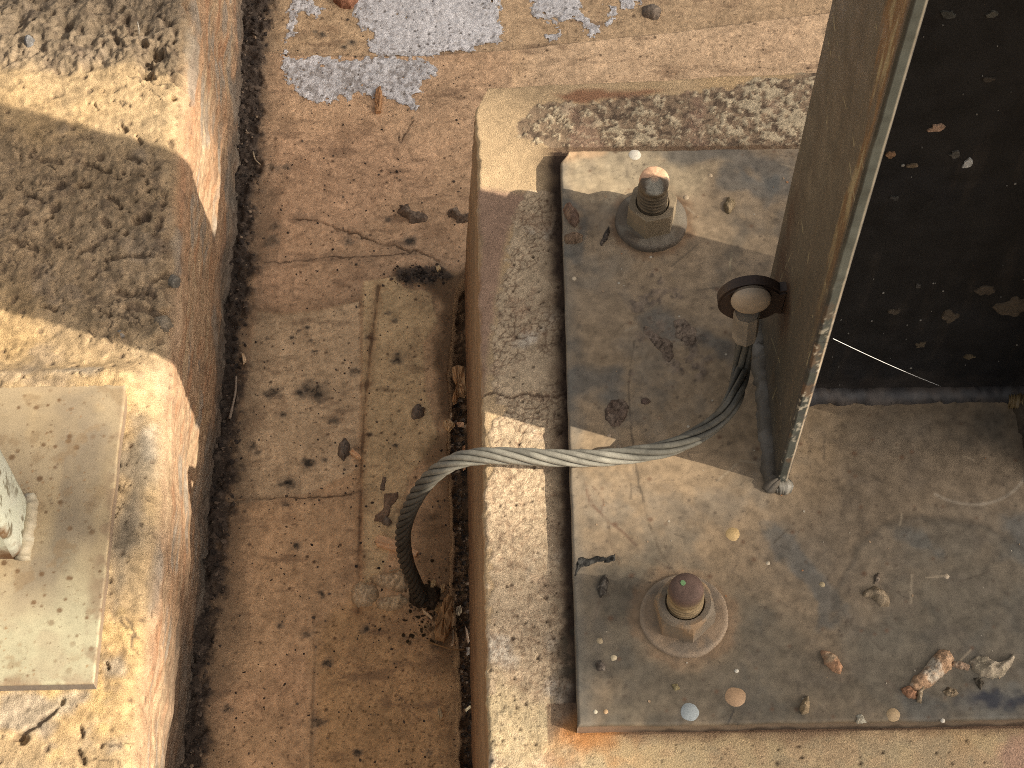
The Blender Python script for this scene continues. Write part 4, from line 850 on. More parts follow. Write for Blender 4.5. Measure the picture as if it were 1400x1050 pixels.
# lug plate: a dark eye welded on edge to the flange
LC = np.array((0.0825, 0.0205, 0.1250)); LR = 0.0225
bm = bmesh.new()
out = [(LC[0] + LR * math.cos(math.radians(a)), LC[2] + LR * math.sin(math.radians(a))) for a in np.linspace(36, 324, 40)]
out += [(FX0 + 0.001, LC[2] - 0.0150), (FX0 + 0.001, LC[2] + 0.0150)]
n = len(out)
vf = [bm.verts.new((x, LC[1] - 0.0050, z)) for x, z in out]; vb = [bm.verts.new((x, LC[1] + 0.0050, z)) for x, z in out]
bm.faces.new(vf); bm.faces.new(vb[::-1])
for i in range(n): bm.faces.new((vf[i], vb[i], vb[(i + 1) % n], vf[(i + 1) % n]))
bmesh.ops.recalc_face_normals(bm, faces=bm.faces[:])
bmesh.ops.bevel(bm, geom=[e for e in bm.edges if abs(e.verts[0].co.y - e.verts[1].co.y) < 1e-6], offset=0.0016, segments=2, affect='EDGES')
me = bpy.data.meshes.new('lug_plate'); bm.to_mesh(me); bm.free()
set_col(me, lambda co: np.array((0.042, 0.026, 0.019)) * (1 + 0.3 * fbm(co[:, 0], co[:, 2], 0.008, 3, 750)[:, None]))
link('lug_plate', me, MAT['flange'], column)

# ================================================================== the pale post on the left plinth
post = empty('steel_post', (-0.46, -0.06, Z_LEFT), 'pale green rust-speckled steel post on a thin pale base plate at the left edge', 'post')
q = [at(172, 525, Z_LPLATE), at(128, 934, Z_LPLATE)]
lx1 = 0.5 * (q[0][0] + q[1][0]); ly1, ly0 = q[0][1], q[1][1]
u_ = np.concatenate((np.arange(-0.62, -0.50, 0.006), np.arange(-0.50, lx1, 0.0011), lx1 + np.array((0.0, 0.001, 0.003, 0.006, 0.010))))
v_ = np.concatenate((ly0 - np.array((0.011, 0.008, 0.006, 0.004, 0.002, 0.001)), np.arange(ly0, ly1, 0.0011), ly1 + np.array((0.0, 0.002, 0.010))))
U, V = np.meshgrid(u_, v_, indexing='ij')
du_ = np.maximum(U - lx1, 0); dv_ = np.maximum(np.maximum(ly0 - V, V - ly1), 0)
Xq = np.minimum(U, lx1); Yq = np.clip(V, ly0, ly1)
ee = np.minimum(lx1 - Xq, np.minimum(Yq - ly0, ly1 - Yq)); ee = np.where(np.maximum(du_, dv_) > 0, 0, ee); R = 0.0012
dz = np.where(ee < R, R - np.sqrt(np.maximum(R * R - (R - np.minimum(ee, R)) ** 2, 0)), 0) + np.maximum(du_, dv_)
side = sstep(0.0003, 0.0015, np.maximum(du_, dv_))
Xq = Xq + np.interp(Yq, (ly0, ly1), (-0.0006, 0.0006)) + 0.0005 * fbm(Yq, Yq * 0, 0.02, 3, 800) * (Xq > lx1 - 0.001)
Yq = Yq + np.where(Yq < ly0 + 0.001, -0.030 * (Xq - lx1) * -0.3 * 0.3, 0)
tt = (Yq - ly0) / (ly1 - ly0)
md_, bg_ = fbm(Xq, Yq, 0.03, 4, 801), fbm(Xq, Yq, 0.09, 3, 802)
c_ = np.empty(Xq.shape + (3,), np.float32); c_[:] = (0.40, 0.30, 0.175)
c_ = lay(c_, 0.85 * sstep(0.48, 0.20, tt + 0.12 * bg_), (0.40, 0.37, 0.245))
c_ = lay(c_, 0.5 * sstep(0.1, 0.6, md_), (0.31, 0.245, 0.16))
c_ = lay(c_, 0.75 * sstep(0.034, 0.004, np.abs(Xq - at(85, 680, Z_LPLATE)[0]) + 0.02 * fbm(Xq, Yq * 0.5, 0.03, 4, 803)) * sstep(0.55, 0.72, 1 - np.abs(tt - 0.62)), (0.20, 0.16, 0.115))
rs = dots(Xq, Yq, 0.0095, 0.65, 0.06, 0.26, 804) * sstep(-0.5, 0.2, fbm(Xq, Yq, 0.05, 3, 805)); c_ = lay(c_, 0.85 * rs, (0.13, 0.07, 0.03)); c_ = lay(c_, 0.5 * sstep(0.25, 0.6, fbm(Xq, Yq, 0.018, 4, 811, 0.65)), (0.24, 0.16, 0.085)); c_ = lay(c_, 0.4 * sstep(0.02, 0.0, np.abs(fbm(Xq * 3, Yq * 0.4, 0.03, 3, 812))) , (0.25, 0.19, 0.13))
rs = dots(Xq, Yq, 0.0055, 0.4, 0.05, 0.20, 806) * sstep(0.0, 0.5, fbm(Xq, Yq, 0.04, 3, 807) + 0.6 * sstep(0.3, 0.0, tt)); c_ = lay(c_, 0.75 * rs, (0.25, 0.13, 0.05))
ed = np.minimum(lx1 - Xq, np.minimum(Yq - ly0, 0.5)); c_ = lay(c_, 0.6 * sstep(0.012, 0.001, ed + 0.006 * md_) * sstep(-0.1, 0.4, fbm(Xq, Yq, 0.01, 4, 808)), (0.22, 0.14, 0.085))
tp = sstep(0.010, 0.0, ly1 - Yq + 0.006 * md_); c_ = lay(c_, 0.7 * tp, (0.40, 0.30, 0.185))
c_ = mulc(c_, 1 + 0.08 * md_ + 0.06 * fbm(Xq, Yq, 0.005, 2, 809))
c_ = lay(c_, 0.9 * side * (dv_ > 0), (0.17, 0.145, 0.125)); c_ = lay(c_, 0.9 * side * (du_ > 0), (0.24, 0.175, 0.125))
lplate = link('base_plate', grid_mesh('base_plate', np.stack((Xq, Yq, Z_LPLATE - dz + 0.0002 * fbm(Xq, Yq, 0.05, 3, 810)), -1), c_), MAT['pale_plate'], post)
pa_, pb_ = at(34, 764, Z_LPLATE), at(36, 682, Z_LPLATE)
px1 = 0.5 * (pa_[0] + pb_[0]); py0, py1 = pa_[1], pb_[1]
loop = []
rc = 0.006
for cx, cy, a0 in ((px1 - rc, py0 + rc, -90), (px1 - rc, py1 - rc, 0), (px1 - 0.075, py1 - rc, 90), (px1 - 0.075, py0 + rc, 180)):
    for a in np.linspace(a0, a0 + 90, 6): loop.append((cx + rc * math.cos(math.radians(a)), cy + rc * math.sin(math.radians(a))))
dense = []
for i in range(len(loop)):
    a, b = np.array(loop[i]), np.array(loop[(i + 1) % len(loop)]); k = max(1, int(np.linalg.norm(b - a) / 0.0015))
    dense += [tuple(a + (b - a) * j / k) for j in range(k)]
dense.append(dense[0]); dn = np.array(dense)
pz = np.concatenate((np.arange(Z_LPLATE - 0.001, 0.16, 0.0016), np.arange(0.2, 1.3, 0.1)))
PXX = np.repeat(dn[:, 0:1], len(pz), 1); PYY = np.repeat(dn[:, 1:2], len(pz), 1); PZZ = np.repeat(pz[None], len(dn), 0)
arc = np.repeat(np.concatenate(([0], np.cumsum(np.hypot(*np.diff(dn, axis=0).T))))[:, None], len(pz), 1)
c_ = np.empty(PXX.shape + (3,), np.float32); c_[:] = (0.46, 0.465, 0.365)
c_ = lay(c_, 0.6 * sstep(0, 0.6, fbm(arc, PZZ, 0.03, 4, 820)), (0.47, 0.47, 0.385))
rs = sstep(0.16, 0.36, fbm(arc * 1.6, PZZ * 0.8, 0.0075, 4, 821, 0.65)) * sstep(-0.4, 0.2, fbm(arc, PZZ, 0.03, 2, 822)); c_ = lay(c_, 0.85 * rs, (0.09, 0.065, 0.03))
cor = np.exp(-((PYY - py1) / 0.004) ** 2) + np.exp(-((PYY - py0) / 0.004) ** 2); c_ = lay(c_, 0.75 * np.clip(cor, 0, 1) * sstep(-0.3, 0.4, fbm(arc, PZZ, 0.012, 3, 823)), (0.17, 0.085, 0.035))
c_ = lay(c_, 0.9 * sstep(0.012, 0.002, PYY - py0) * sstep(0.02, 0.0, PZZ - Z_LPLATE + 0.008 * fbm(arc, PZZ, 0.01, 3, 824)), (0.11, 0.05, 0.02))
link('tube', grid_mesh('tube', np.stack((PXX, PYY, PZZ), -1), c_), MAT['pale_plate'], post)
bw = bead('weld_bead', [(px1 + 0.001, py0 - 0.001, Z_LPLATE), (px1 + 0.002, 0.5 * (py0 + py1), Z_LPLATE), (px1 + 0.001, py1 + 0.002, Z_LPLATE)], 0.0055, 830, (0.36, 0.30, 0.205), (0.42, 0.37, 0.27), n=40, parent=post, bump=0.12)
bw.data.materials[0] = MAT['pale_plate']

# ================================================================== anchor bolts
def local(name, me, mat, parent):
    me.materials.append(mat); o = bpy.data.objects.new(name, me); COL.objects.link(o); o.parent = parent; return o
def anchor_bolt(px, py, H, tilt, nut_rot, nut_R, nut_h, wash_r, wash_t, r, label, cols, cut=False, seed=0, cham=1.0):
    b = at(px, py, Z_PLATE)
    root = empty('anchor_bolt', (b[0], b[1], Z_PLATE), label, 'bolt', 'anchor bolts on the base plate')
    root.rotation_euler = tilt
    ms, mn, mw = cols
    prof = [(r * 0.9, -0.002)]; z = 0.004; p = 0.0040
    top_thread = H - 0.014
    while z < top_thread:
        prof += [(r * 0.84, z), (r * 0.86, z + p * 0.12), (r * 0.985, z + p * 0.42), (r, z + p * 0.58), (r * 0.985, z + p * 0.72), (r * 0.86, z + p * 0.95)]; z += p
    prof += [(r * 0.93, z), (r * 0.955, z + 0.003), (r * 0.95, H - 0.006), (r * 0.90, H - 0.0025), (r * 0.78, H - 0.0005), (r * 0.4, H), (r * 0.02, H + 0.0002)]
    me = lathe_mesh('stud', prof, 44)
    co = np.empty(len(me.vertices) * 3, np.float32); me.vertices.foreach_get('co', co); co = co.reshape(-1, 3)
    ang = np.arctan2(co[:, 1], co[:, 0]); thr = (co[:, 2] > 0.005) & (co[:, 2] < top_thread)
    co[:, 2] += np.where(thr, p * ang / (2 * np.pi) * 0.6, 0)
    rad = 1 + 0.02 * fbm(ang * 0.01, co[:, 2], 0.006, 3, seed); co[:, :2] *= rad[:, None]
    top = sstep(top_thread, H, co[:, 2])
    if cut:
        zm = H + (co[:, 1] + 0.001) * 0.85 - 0.12 * co[:, 0]; co[:, 2] = np.where(top > 0, np.minimum(co[:, 2], np.where(co[:, 1] < -0.001, np.maximum(zm, top_thread), H)), co[:, 2])
        co[:, 2] += top * 0.0009 * fbm(co[:, 0], co[:, 1], 0.006, 3, seed + 1)
    else:
        co[:, 2] -= top * (np.hypot(co[:, 0], co[:, 1]) / r) ** 2 * 0.0012; co[:, 2] += top * 0.0004 * fbm(co[:, 0], co[:, 1], 0.006, 3, seed + 1)
    me.vertices.foreach_set('co', co.ravel())
    base = np.array(ms[0]) * np.ones((len(co), 1)); mix = sstep(0.2, 0.8, top)[:, None]
    c = base * (1 - mix) + np.array(ms[1]) * mix
    fn = (co[:, 2] > H - 0.0035) if not cut else ((top > 0.3) & (co[:, 1] > -0.001))
    if cut:
        c = np.where(((top > 0.2) & (co[:, 1] < -0.002) & (np.abs(co[:, 0]) < 0.006))[:, None], np.array((0.27, 0.25, 0.205)), c)
        c = np.where(((top > 0.4) & (co[:, 1] >= -0.001))[:, None], np.array((0.60, 0.36, 0.22)), c)
    c = c * (1 + 0.25 * fbm(co[:, 0] + co[:, 2], co[:, 1], 0.005, 3, seed + 2))[:, None]; c = np.where((thr & (np.hypot(co[:, 0], co[:, 1]) < r * 0.91))[:, None], c * 0.35, c)
    set_col(me, c); me.update(); local('stud', me, MAT['bolt'], root)
    # nut
    bm = bmesh.new(); a0 = math.radians(nut_rot); rings = []
    segs = 48
    def hexr(a):
        k = (a - a0) % (math.pi / 3) - math.pi / 6; return nut_R * math.cos(math.pi / 6) / math.cos(k)
    af = nut_R * math.cos(math.pi / 6)
    for z, mode in ((wash_t * 0.9, 'o'), (wash_t + nut_h * 0.72, 'o'), (wash_t + nut_h * 0.90, 'm'), (wash_t + nut_h, 'c'), (wash_t + nut_h, 'i'), (wash_t + nut_h - 0.003, 'j')):
        ring = []
        for s in range(segs):
            a = a0 + 2 * math.pi * s / segs; hr = hexr(a)
            if mode == 'o': rr = hr; zz = z - (0.0 if z < wash_t + 0.002 else max(0, hr - af) * 0.55 * cham)
            elif mode == 'm': rr = min(hr, af * (1.16 - 0.13 * cham)); zz = z
            elif mode == 'c': rr = min(hr, af * (1.13 - 0.20 * cham)); zz = z
            elif mode == 'i': rr = r * 1.10; zz = z - 0.0003
            else: rr = r * 1.01; zz = z
            ring.append(bm.verts.new((rr * math.cos(a), rr * math.sin(a), zz)))
        rings.append(ring)
    for i in range(len(rings) - 1):
        for s in range(segs): bm.faces.new((rings[i][s], rings[i][(s + 1) % segs], rings[i + 1][(s + 1) % segs], rings[i + 1][s]))
    me = bpy.data.meshes.new('nut'); bm.to_mesh(me); bm.free()
    set_col(me, lambda co: (np.array(mn[0]) * (1 - sstep(-0.1, 0.5, fbm(co[:, 0] + co[:, 2], co[:, 1], 0.012, 3, seed + 3))[:, None]) + np.array(mn[1]) * sstep(-0.1, 0.5, fbm(co[:, 0] + co[:, 2], co[:, 1], 0.012, 3, seed + 3))[:, None]))
    local('nut', me, MAT['bolt'], root)
    # washer
    pr = [(wash_r * 0.995, -0.001), (wash_r, wash_t * 0.35), (wash_r * 0.985, wash_t * 0.8), (wash_r * 0.95, wash_t)] + [(wash_r * f, wash_t) for f in (0.88, 0.8, 0.72, 0.64, 0.55, 0.45)]
    me = lathe_mesh('washer', pr, 72, close=False)
    co = np.empty(len(me.vertices) * 3, np.float32); me.vertices.foreach_get('co', co); co = co.reshape(-1, 3)
    co[:, 2] += 0.0005 * fbm(co[:, 0], co[:, 1], 0.006, 3, seed + 4) * (co[:, 2] > 0); co[:, :2] *= (1 + 0.012 * fbm(np.arctan2(co[:, 1], co[:, 0]), co[:, 2] * 0, 0.4, 3, seed + 5))[:, None]
    me.vertices.foreach_set('co', co.ravel())
    m = sstep(0.0, 0.5, fbm(co[:, 0], co[:, 1], 0.010, 4, seed + 6))[:, None]; rimd = sstep(wash_r * 0.9, wash_r * 0.99, np.hypot(co[:, 0], co[:, 1]))[:, None]
    c = np.array(mw[0]) * (1 - m) + np.array(mw[1]) * m; c = c * (1 - 0.6 * rimd) + np.array(mw[2]) * 0.6 * rimd
    set_col(me, c); me.update(); local('washer', me, MAT['bolt'], root)
    return root
anchor_bolt(890, 304, 0.0615, (math.radians(1.5), math.radians(-1.5), 0), -107, 0.0192, 0.0225, 0.0275, 0.0055, 0.0116, 'far anchor bolt with a chipped slanted tip, half in sun beside the column',
            (((0.155, 0.118, 0.075), (0.13, 0.10, 0.072)), ((0.23, 0.178, 0.115), (0.28, 0.215, 0.14)), ((0.16, 0.125, 0.09), (0.22, 0.185, 0.14), (0.075, 0.058, 0.044))), cut=True, seed=900, cham=0.15)
b2 = anchor_bolt(935, 843, 0.0530, (math.radians(1.0), math.radians(-3.0), 0), -78, 0.0212, 0.0235, 0.0300, 0.0040, 0.0122, 'near anchor bolt with a rusty red domed tip and a green paint dot',
            (((0.26, 0.19, 0.105), (0.115, 0.072, 0.055)), ((0.205, 0.165, 0.12), (0.29, 0.195, 0.115)), ((0.30, 0.215, 0.14), (0.21, 0.165, 0.12), (0.33, 0.25, 0.175))), seed=930)
V, F = disc_mesh('d', (-0.0022, 0.0028), 0.0020, 0.0527, 0.0005, None, 3, n=12, rag=0.15)
me = bpy.data.meshes.new('paint_dot'); me.from_pydata(V, [], F); me.update(); set_col(me, (0.14, 0.25, 0.11)); local('paint_dot', me, MAT['pale_plate'], b2)

# ================================================================== earth cable, its terminal and its bolt
hb = at_y(1027, 414, 0.0100)
head_c = np.array((hb[0], 0.0125, hb[2]))
bolt_root = empty('lug_bolt', tuple(head_c), 'round-headed pale bolt through the dark lug, clamping the cable end', 'bolt')
me = lathe_mesh('bolt_head', [(0.0132, -0.001), (0.0135, 0.0006), (0.0130, 0.0022), (0.0115, 0.0040), (0.0085, 0.0055), (0.0045, 0.0063), (0.0003, 0.0065)], 40)
set_col(me, lambda co: np.array((0.36, 0.285, 0.205)) * (1 + 0.12 * fbm(co[:, 0], co[:, 1], 0.006, 3, 950)[:, None]))
o = local('bolt_head', me, MAT['pale_plate'], bolt_root); o.rotation_euler = (math.radians(90), 0, 0)
me = lathe_mesh('shank', [(0.0001, -0.012), (0.006, -0.012), (0.006, 0.0)], 20); set_col(me, (0.12, 0.09, 0.07))
o = local('shank', me, MAT['bolt'], bolt_root); o.rotation_euler = (math.radians(90), 0, 0)

f_top = at_y(1021, 428, 0.0135); f_bot = at_y(1018, 461, 0.0110)
cable_pts = [f_bot + (f_top - f_bot) * 0.4, at_y(1016, 480, 0.0095), at_y(1013, 508, 0.002), at(1003, 545, 0.073), at(984, 572, 0.063), at(955, 594, 0.052), at(915, 612, 0.043), at(870, 621, 0.036), at(820, 626, 0.031), at(760, 626, 0.027), at(700, 623.5, 0.023),
             at(655, 624, 0.018), at(617, 633, 0.006), at(586, 656, -0.020), at(563, 690, -0.058), at(551, 728, -0.103), at(555, 766, -0.156), at(567, 797, -0.205), at(580, 826, -0.252)]
N_ = 300
path = spline(cable_pts, N_)
sl = np.concatenate(([0], np.cumsum(np.linalg.norm(np.diff(path, axis=0), axis=1))))
t_, n_, b_ = frames(path)
cable = empty('earth_cable', tuple(cable_pts[-1]), 'twisted grey steel earth cable arching from the column lug down into the channel floor', 'cable')
frac = sl / sl[-1]
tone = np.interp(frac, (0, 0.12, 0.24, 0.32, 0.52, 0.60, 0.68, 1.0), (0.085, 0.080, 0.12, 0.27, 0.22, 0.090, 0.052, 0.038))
loose = np.interp(frac, (0, 0.06, 0.2, 0.9, 1.0), (0.90, 1.05, 1.0, 1.0, 1.15))
pitch = np.interp(frac, (0, 0.15, 0.3, 0.5, 0.62, 1.0), (0.30, 0.20, 0.115, 0.105, 0.070, 0.062))
TW = np.concatenate(([0], np.cumsum(np.diff(sl) / pitch[1:]))) * 2 * math.pi
def strand(k, off, rs):
    ph = 2 * math.pi * k / 6 + TW
    p = path + (off * loose * np.cos(ph))[:, None] * n_ + (off * loose * np.sin(ph))[:, None] * b_
    sides = 9
    me = tube_mesh('strand', p, rs, sides)
    tn = np.repeat(tone, sides); tn = np.concatenate((tn, tn[:1], tn[-1:]))
    co = np.empty(len(me.vertices) * 3, np.float32); me.vertices.foreach_get('co', co); co = co.reshape(-1, 3)
    v = 1 + 0.30 * fbm(co[:, 0] + co[:, 2], co[:, 1], 0.012, 3, 960 + k) + 0.15 * fbm(co[:, 0] + co[:, 2], co[:, 1], 0.003, 2, 970 + k)
    pr_ = np.repeat(path, sides, 0); pr_ = np.vstack((pr_, path[:1], path[-1:])); dist = np.linalg.norm(co - pr_, axis=1)
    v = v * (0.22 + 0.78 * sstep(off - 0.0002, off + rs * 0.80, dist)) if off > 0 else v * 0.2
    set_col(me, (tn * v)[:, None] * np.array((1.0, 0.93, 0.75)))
    link('strand', me, MAT['cable'], cable)
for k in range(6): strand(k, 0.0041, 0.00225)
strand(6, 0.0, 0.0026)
term = spline([f_top + np.array((0, 0, 0.002)), f_top, 0.5 * (f_top + f_bot), f_bot], 14)
me = tube_mesh('terminal', term, np.interp(np.linspace(0, 1, 14), (0, 0.3, 0.9, 1), (0.0086, 0.0092, 0.0090, 0.0084)), 8)
me.polygons.foreach_set('use_smooth', np.zeros(len(me.polygons), bool))
set_col(me, lambda co: np.array((0.25, 0.21, 0.16)) * (1 + 0.25 * fbm(co[:, 0], co[:, 2], 0.008, 3, 980)[:, None]))
term_o = link('terminal', me, MAT['bolt'], cable)
me = lathe_mesh('eye', [(0.0065, 0), (0.0125, 0), (0.0125, 0.003), (0.0065, 0.003), (0.0065, 0)], 32, close=False); set_col(me, (0.13, 0.10, 0.07))
for v in me.vertices: v.co = Vector((head_c[0] + v.co.x, head_c[1] + 0.0003 + v.co.z, head_c[2] + v.co.y))
link('eye', me, MAT['bolt'], term_o)

# thread of spider silk from the flange to the web
p0 = at_x(1139, 463, FX1); p1 = at_y(1286, 528, WEB_Y - 0.0002)
sag = np.array([p0 + (p1 - p0) * t - np.array((0, 0, 0.0015)) * math.sin(math.pi * t) for t in np.linspace(0, 1, 24)])
me = tube_mesh('spider_thread', sag, 0.00019, 6)
tag(link('spider_thread', me, MAT['thread']), 'thin white spider thread strung across the black web of the column', 'thread')

# ================================================================== loose things
def lump(name, pts, z, hgt, rgb, rgb2, label, cat, seed, group=None, step=0.0009, rough=0.35, flat=0.5, mat='lump', surf=None, rag=0.25):
    """a lump of stuff whose outline is given by picture points seen at height z"""
    poly = np.array(W(pts, z)); c0 = poly.mean(0); span = poly.max(0) - poly.min(0)
    step = max(step, span.max() / 60); step = min(step, max(span.min() / 16, 0.00045))
    gx = np.arange(poly[:, 0].min() - 0.0025, poly[:, 0].max() + 0.0025, step); gy = np.arange(poly[:, 1].min() - 0.0025, poly[:, 1].max() + 0.0025, step)
    X, Y = np.meshgrid(gx, gy, indexing='ij')
    sd = psdf(X, Y, [tuple(p) for p in poly]) + rag * 0.25 * span.min() * fbm(X, Y, span.min() * 0.45, 3, seed)
    mx = max(sd.max(), 1e-5); t = np.clip(sd / mx, 0, 1)
    zz = hgt * (1 - (1 - t) ** 2) ** (flat + 0.25) * (1 + rough * fbm(X, Y, span.min() * 0.5, 4, seed + 1, 0.6)) + 0.35 * rough * hgt * fbm(X, Y, 0.0022, 3, seed + 2)
    base = (surf(X, Y) if surf is not None else z)
    zz = np.where(sd > 0, zz, -0.0012)
    keep = sd > -1.6 * step
    m = sstep(-0.2, 0.5, fbm(X, Y, span.min() * 0.4, 4, seed + 3, 0.6))
    col = lay(np.ones(X.shape + (3,), np.float32) * np.array(rgb, np.float32), m, rgb2)
    col = lay(col, 0.55 * rough * 2 * sstep(0.25, 0.6, fbm(X, Y, 0.0022, 3, seed + 6, 0.6)), np.array(rgb) * 0.35); col = mulc(col, 1 + 0.28 * fbm(X, Y, 0.0018, 2, seed + 4)); col = lay(col, 0.5 * sstep(0.25, 0.0, t), np.array(rgb) * 0.55)
    bz = float(np.mean(base)) if np.ndim(base) else base
    P = np.stack((X - c0[0], Y - c0[1], zz + base - bz), -1)
    o = link(name, grid_mesh(name, P, col, keep), MAT[mat]); o.location = (c0[0], c0[1], bz)
    return tag(o, label, cat, group)
fz = lambda x, y: floor_z(x, y)[0]

MUD, MUD2 = (0.20, 0.145, 0.105), (0.27, 0.20, 0.145)
def blobpts(px, py, rx, ry, rot=0, n=14, seed=0, j=0.18):
    rg = np.random.default_rng(seed); a = np.linspace(0, 2 * np.pi, n, endpoint=False); c, s = math.cos(rot), math.sin(rot)
    r = 1 + j * (rg.random(n) * 2 - 1)
    return [(px + c * rx * math.cos(t) * k - s * ry * math.sin(t) * k, py + s * rx * math.cos(t) * k + c * ry * math.sin(t) * k) for t, k in zip(a, r)]
lump('mud_lump', [(544, 277), (556, 280), (562, 286), (574, 287), (584, 293), (582, 302), (566, 303), (550, 298), (542, 290)], ZF, 0.0055, MUD, MUD2, 'grey-brown curled mud lump on the screed above the long crack', 'mud', 1001, surf=fz, flat=0.9, rag=0.55, rough=0.6)
lump('mud_lump', [(614, 288), (624, 285), (632, 293), (645, 290), (646, 300), (632, 306), (620, 302), (613, 297)], ZF, 0.005, MUD, MUD2, 'small mud lump touching the upper left side of the right plinth', 'mud', 1004, surf=fz, flat=0.9, rag=0.55, rough=0.6)
lump('mud_lump', [(526, 676), (546, 672), (545, 682), (538, 690), (534, 706), (522, 716), (510, 714), (512, 704), (522, 698)], ZF, 0.0020, (0.25, 0.165, 0.11), (0.31, 0.21, 0.14), 'flat dark mud smear left of the cable loop', 'mud', 1007, surf=fz)
lump('mud_lump', [(523, 652), (529, 653), (525, 672), (519, 670)], ZF, 0.0012, MUD, MUD2, 'tiny mud streak above the flat mud smear', 'mud', 1012, surf=fz, step=0.0006)
for k, (px, py, rx, ry, rot, h_, lab) in enumerate([
        (572, 565, 9, 11, 0.4, 0.006, 'smooth grey-brown pebble in the middle of the pale screed strip'), (470, 614, 8, 15, 0.1, 0.007, 'oval grey pebble beside the small pink wood chip on the joint'),
        (529, 714, 7, 6, 0.5, 0.006, 'dark pebble at the foot of the flat mud smear'), (891, 14, 15, 10, 0.1, 0.008, 'smooth grey stone at the top edge beside the white grout')]):
    lump('pebble', blobpts(px, py, rx, ry, rot, seed=k), ZF, h_, (0.20, 0.16, 0.125), (0.25, 0.20, 0.155), lab, 'pebble', 1020 + 7 * k, surf=fz, rough=0.08, rag=0.05)
lump('brick_fragment', [(455, -14), (492, -14), (490, 0), (480, 10), (466, 8), (456, 0)], ZF, 0.010, (0.36, 0.17, 0.10), (0.30, 0.14, 0.085), 'red-brown brick fragment at the top edge beside the white grout', 'brick', 1050, surf=fz, rough=0.12, flat=0.25, rag=0.08)
lump('mortar_lump', [(480, 806), (492, 796), (512, 802), (520, 815), (508, 829), (490, 830), (481, 820)], ZF, 0.009, (0.68, 0.51, 0.32), (0.58, 0.43, 0.265), 'pale rounded mortar lump left of the foot of the cable', 'mortar', 1055, surf=fz)
lump('mortar_lump', [(494, 790), (520, 786), (548, 780), (562, 786), (560, 806), (548, 812), (530, 806), (512, 798)], ZF, 0.008, (0.68, 0.50, 0.31), (0.56, 0.41, 0.25), 'flat pale mortar lump touching the foot of the cable', 'mortar', 1058, surf=fz)
lump('mortar_lump', [(512, 822), (530, 816), (550, 812), (560, 822), (548, 832), (530, 834), (515, 832)], ZF, 0.007, (0.62, 0.46, 0.28), (0.42, 0.30, 0.19), 'crumbling mortar lump below the foot of the cable', 'mortar', 1061, surf=fz)
lump('mud_lump', [(560, 806), (575, 800), (590, 798), (602, 806), (600, 822), (588, 832), (572, 834), (560, 824)], ZF, 0.006, (0.05, 0.035, 0.022), (0.10, 0.07, 0.045), 'black soil heaped round the foot of the cable', 'soil', 1064, surf=fz, rough=0.6)

# on the steel plate
zp = Z_PLATE
lump('mortar_lump', [(1246, 938), (1250, 925), (1262, 912), (1272, 902), (1286, 889), (1298, 889), (1305, 902), (1300, 914), (1290, 920), (1284, 930), (1272, 938), (1256, 944)], zp, 0.0060, (0.45, 0.285, 0.17), (0.50, 0.43, 0.33), 'large orange and white crumbly mortar lump on the dark lower plate', 'mortar', 1101, rough=0.55)
lump('mortar_lump', [(1302, 903), (1316, 905), (1326, 910), (1324, 917), (1310, 914), (1301, 911)], zp, 0.003, (0.40, 0.27, 0.18), (0.46, 0.37, 0.27), 'thin mortar bridge between the two crumbly mortar lumps', 'mortar', 1104, rough=0.5)
lump('mortar_lump', [(1326, 905), (1336, 896), (1350, 896), (1362, 904), (1376, 902), (1384, 894), (1388, 899), (1380, 912), (1370, 924), (1356, 928), (1340, 924), (1328, 916)], zp, 0.006, (0.44, 0.36, 0.26), (0.36, 0.30, 0.21), 'grey-white mortar lump with a tail, rightmost on the plate', 'mortar', 1107, rough=0.5)
lump('mortar_lump', [(1231, 941), (1242, 938), (1254, 946), (1253, 956), (1243, 955), (1233, 948)], zp, 0.004, (0.36, 0.19, 0.11), (0.40, 0.23, 0.14), 'small flat reddish mortar flake below the large orange lump', 'mortar', 1110)
lump('mortar_lump', [(1254, 938), (1264, 936), (1262, 948), (1260, 962), (1253, 960), (1253, 948)], zp, 0.003, (0.25, 0.19, 0.12), (0.33, 0.26, 0.18), 'small grey mortar crumb under the large orange lump', 'mortar', 1112)
lump('mortar_lump', [(1122, 890), (1134, 889), (1146, 898), (1153, 912), (1150, 923), (1138, 920), (1126, 908)], zp, 0.0055, (0.46, 0.26, 0.15), (0.42, 0.30, 0.19), 'oval orange mortar lump alone on the plate right of the near bolt', 'mortar', 1115)
lump('mortar_lump', [(1092, 970), (1098, 958), (1104, 952), (1107, 962), (1106, 975), (1096, 977)], zp, 0.006, (0.29, 0.215, 0.13), (0.36, 0.28, 0.18), 'small pointed brown mortar crumb near the lower edge of the plate', 'mortar', 1118)
lump('mud_lump', [(1178, 815), (1186, 806), (1196, 800), (1208, 806), (1219, 820), (1216, 832), (1202, 830), (1190, 818)], zp, 0.0045, (0.22, 0.165, 0.105), (0.33, 0.255, 0.17), 'brown mud lump on the rim of the round water mark', 'mud', 1121)
lump('mud_lump', [(1194, 800), (1196, 786), (1202, 783), (1204, 796)], zp, 0.002, (0.15, 0.115, 0.085), (0.20, 0.16, 0.12), 'little dark mud tuft above the lump on the water mark', 'mud', 1123, step=0.0006)
lump('mud_lump', [(1289, 946), (1296, 938), (1308, 942), (1312, 949), (1304, 953), (1293, 951)], zp, 0.0025, (0.22, 0.165, 0.105), (0.40, 0.31, 0.21), 'patch of crumbs under the gap between the mortar lumps', 'mud', 1126, rough=0.8)
lump('mud_lump', [(1331, 928), (1342, 926), (1346, 934), (1341, 944), (1335, 938)], zp, 0.0025, (0.09, 0.075, 0.055), (0.20, 0.165, 0.12), 'dark gritty crumb beneath the grey-white mortar lump', 'mud', 1128, rough=0.7)
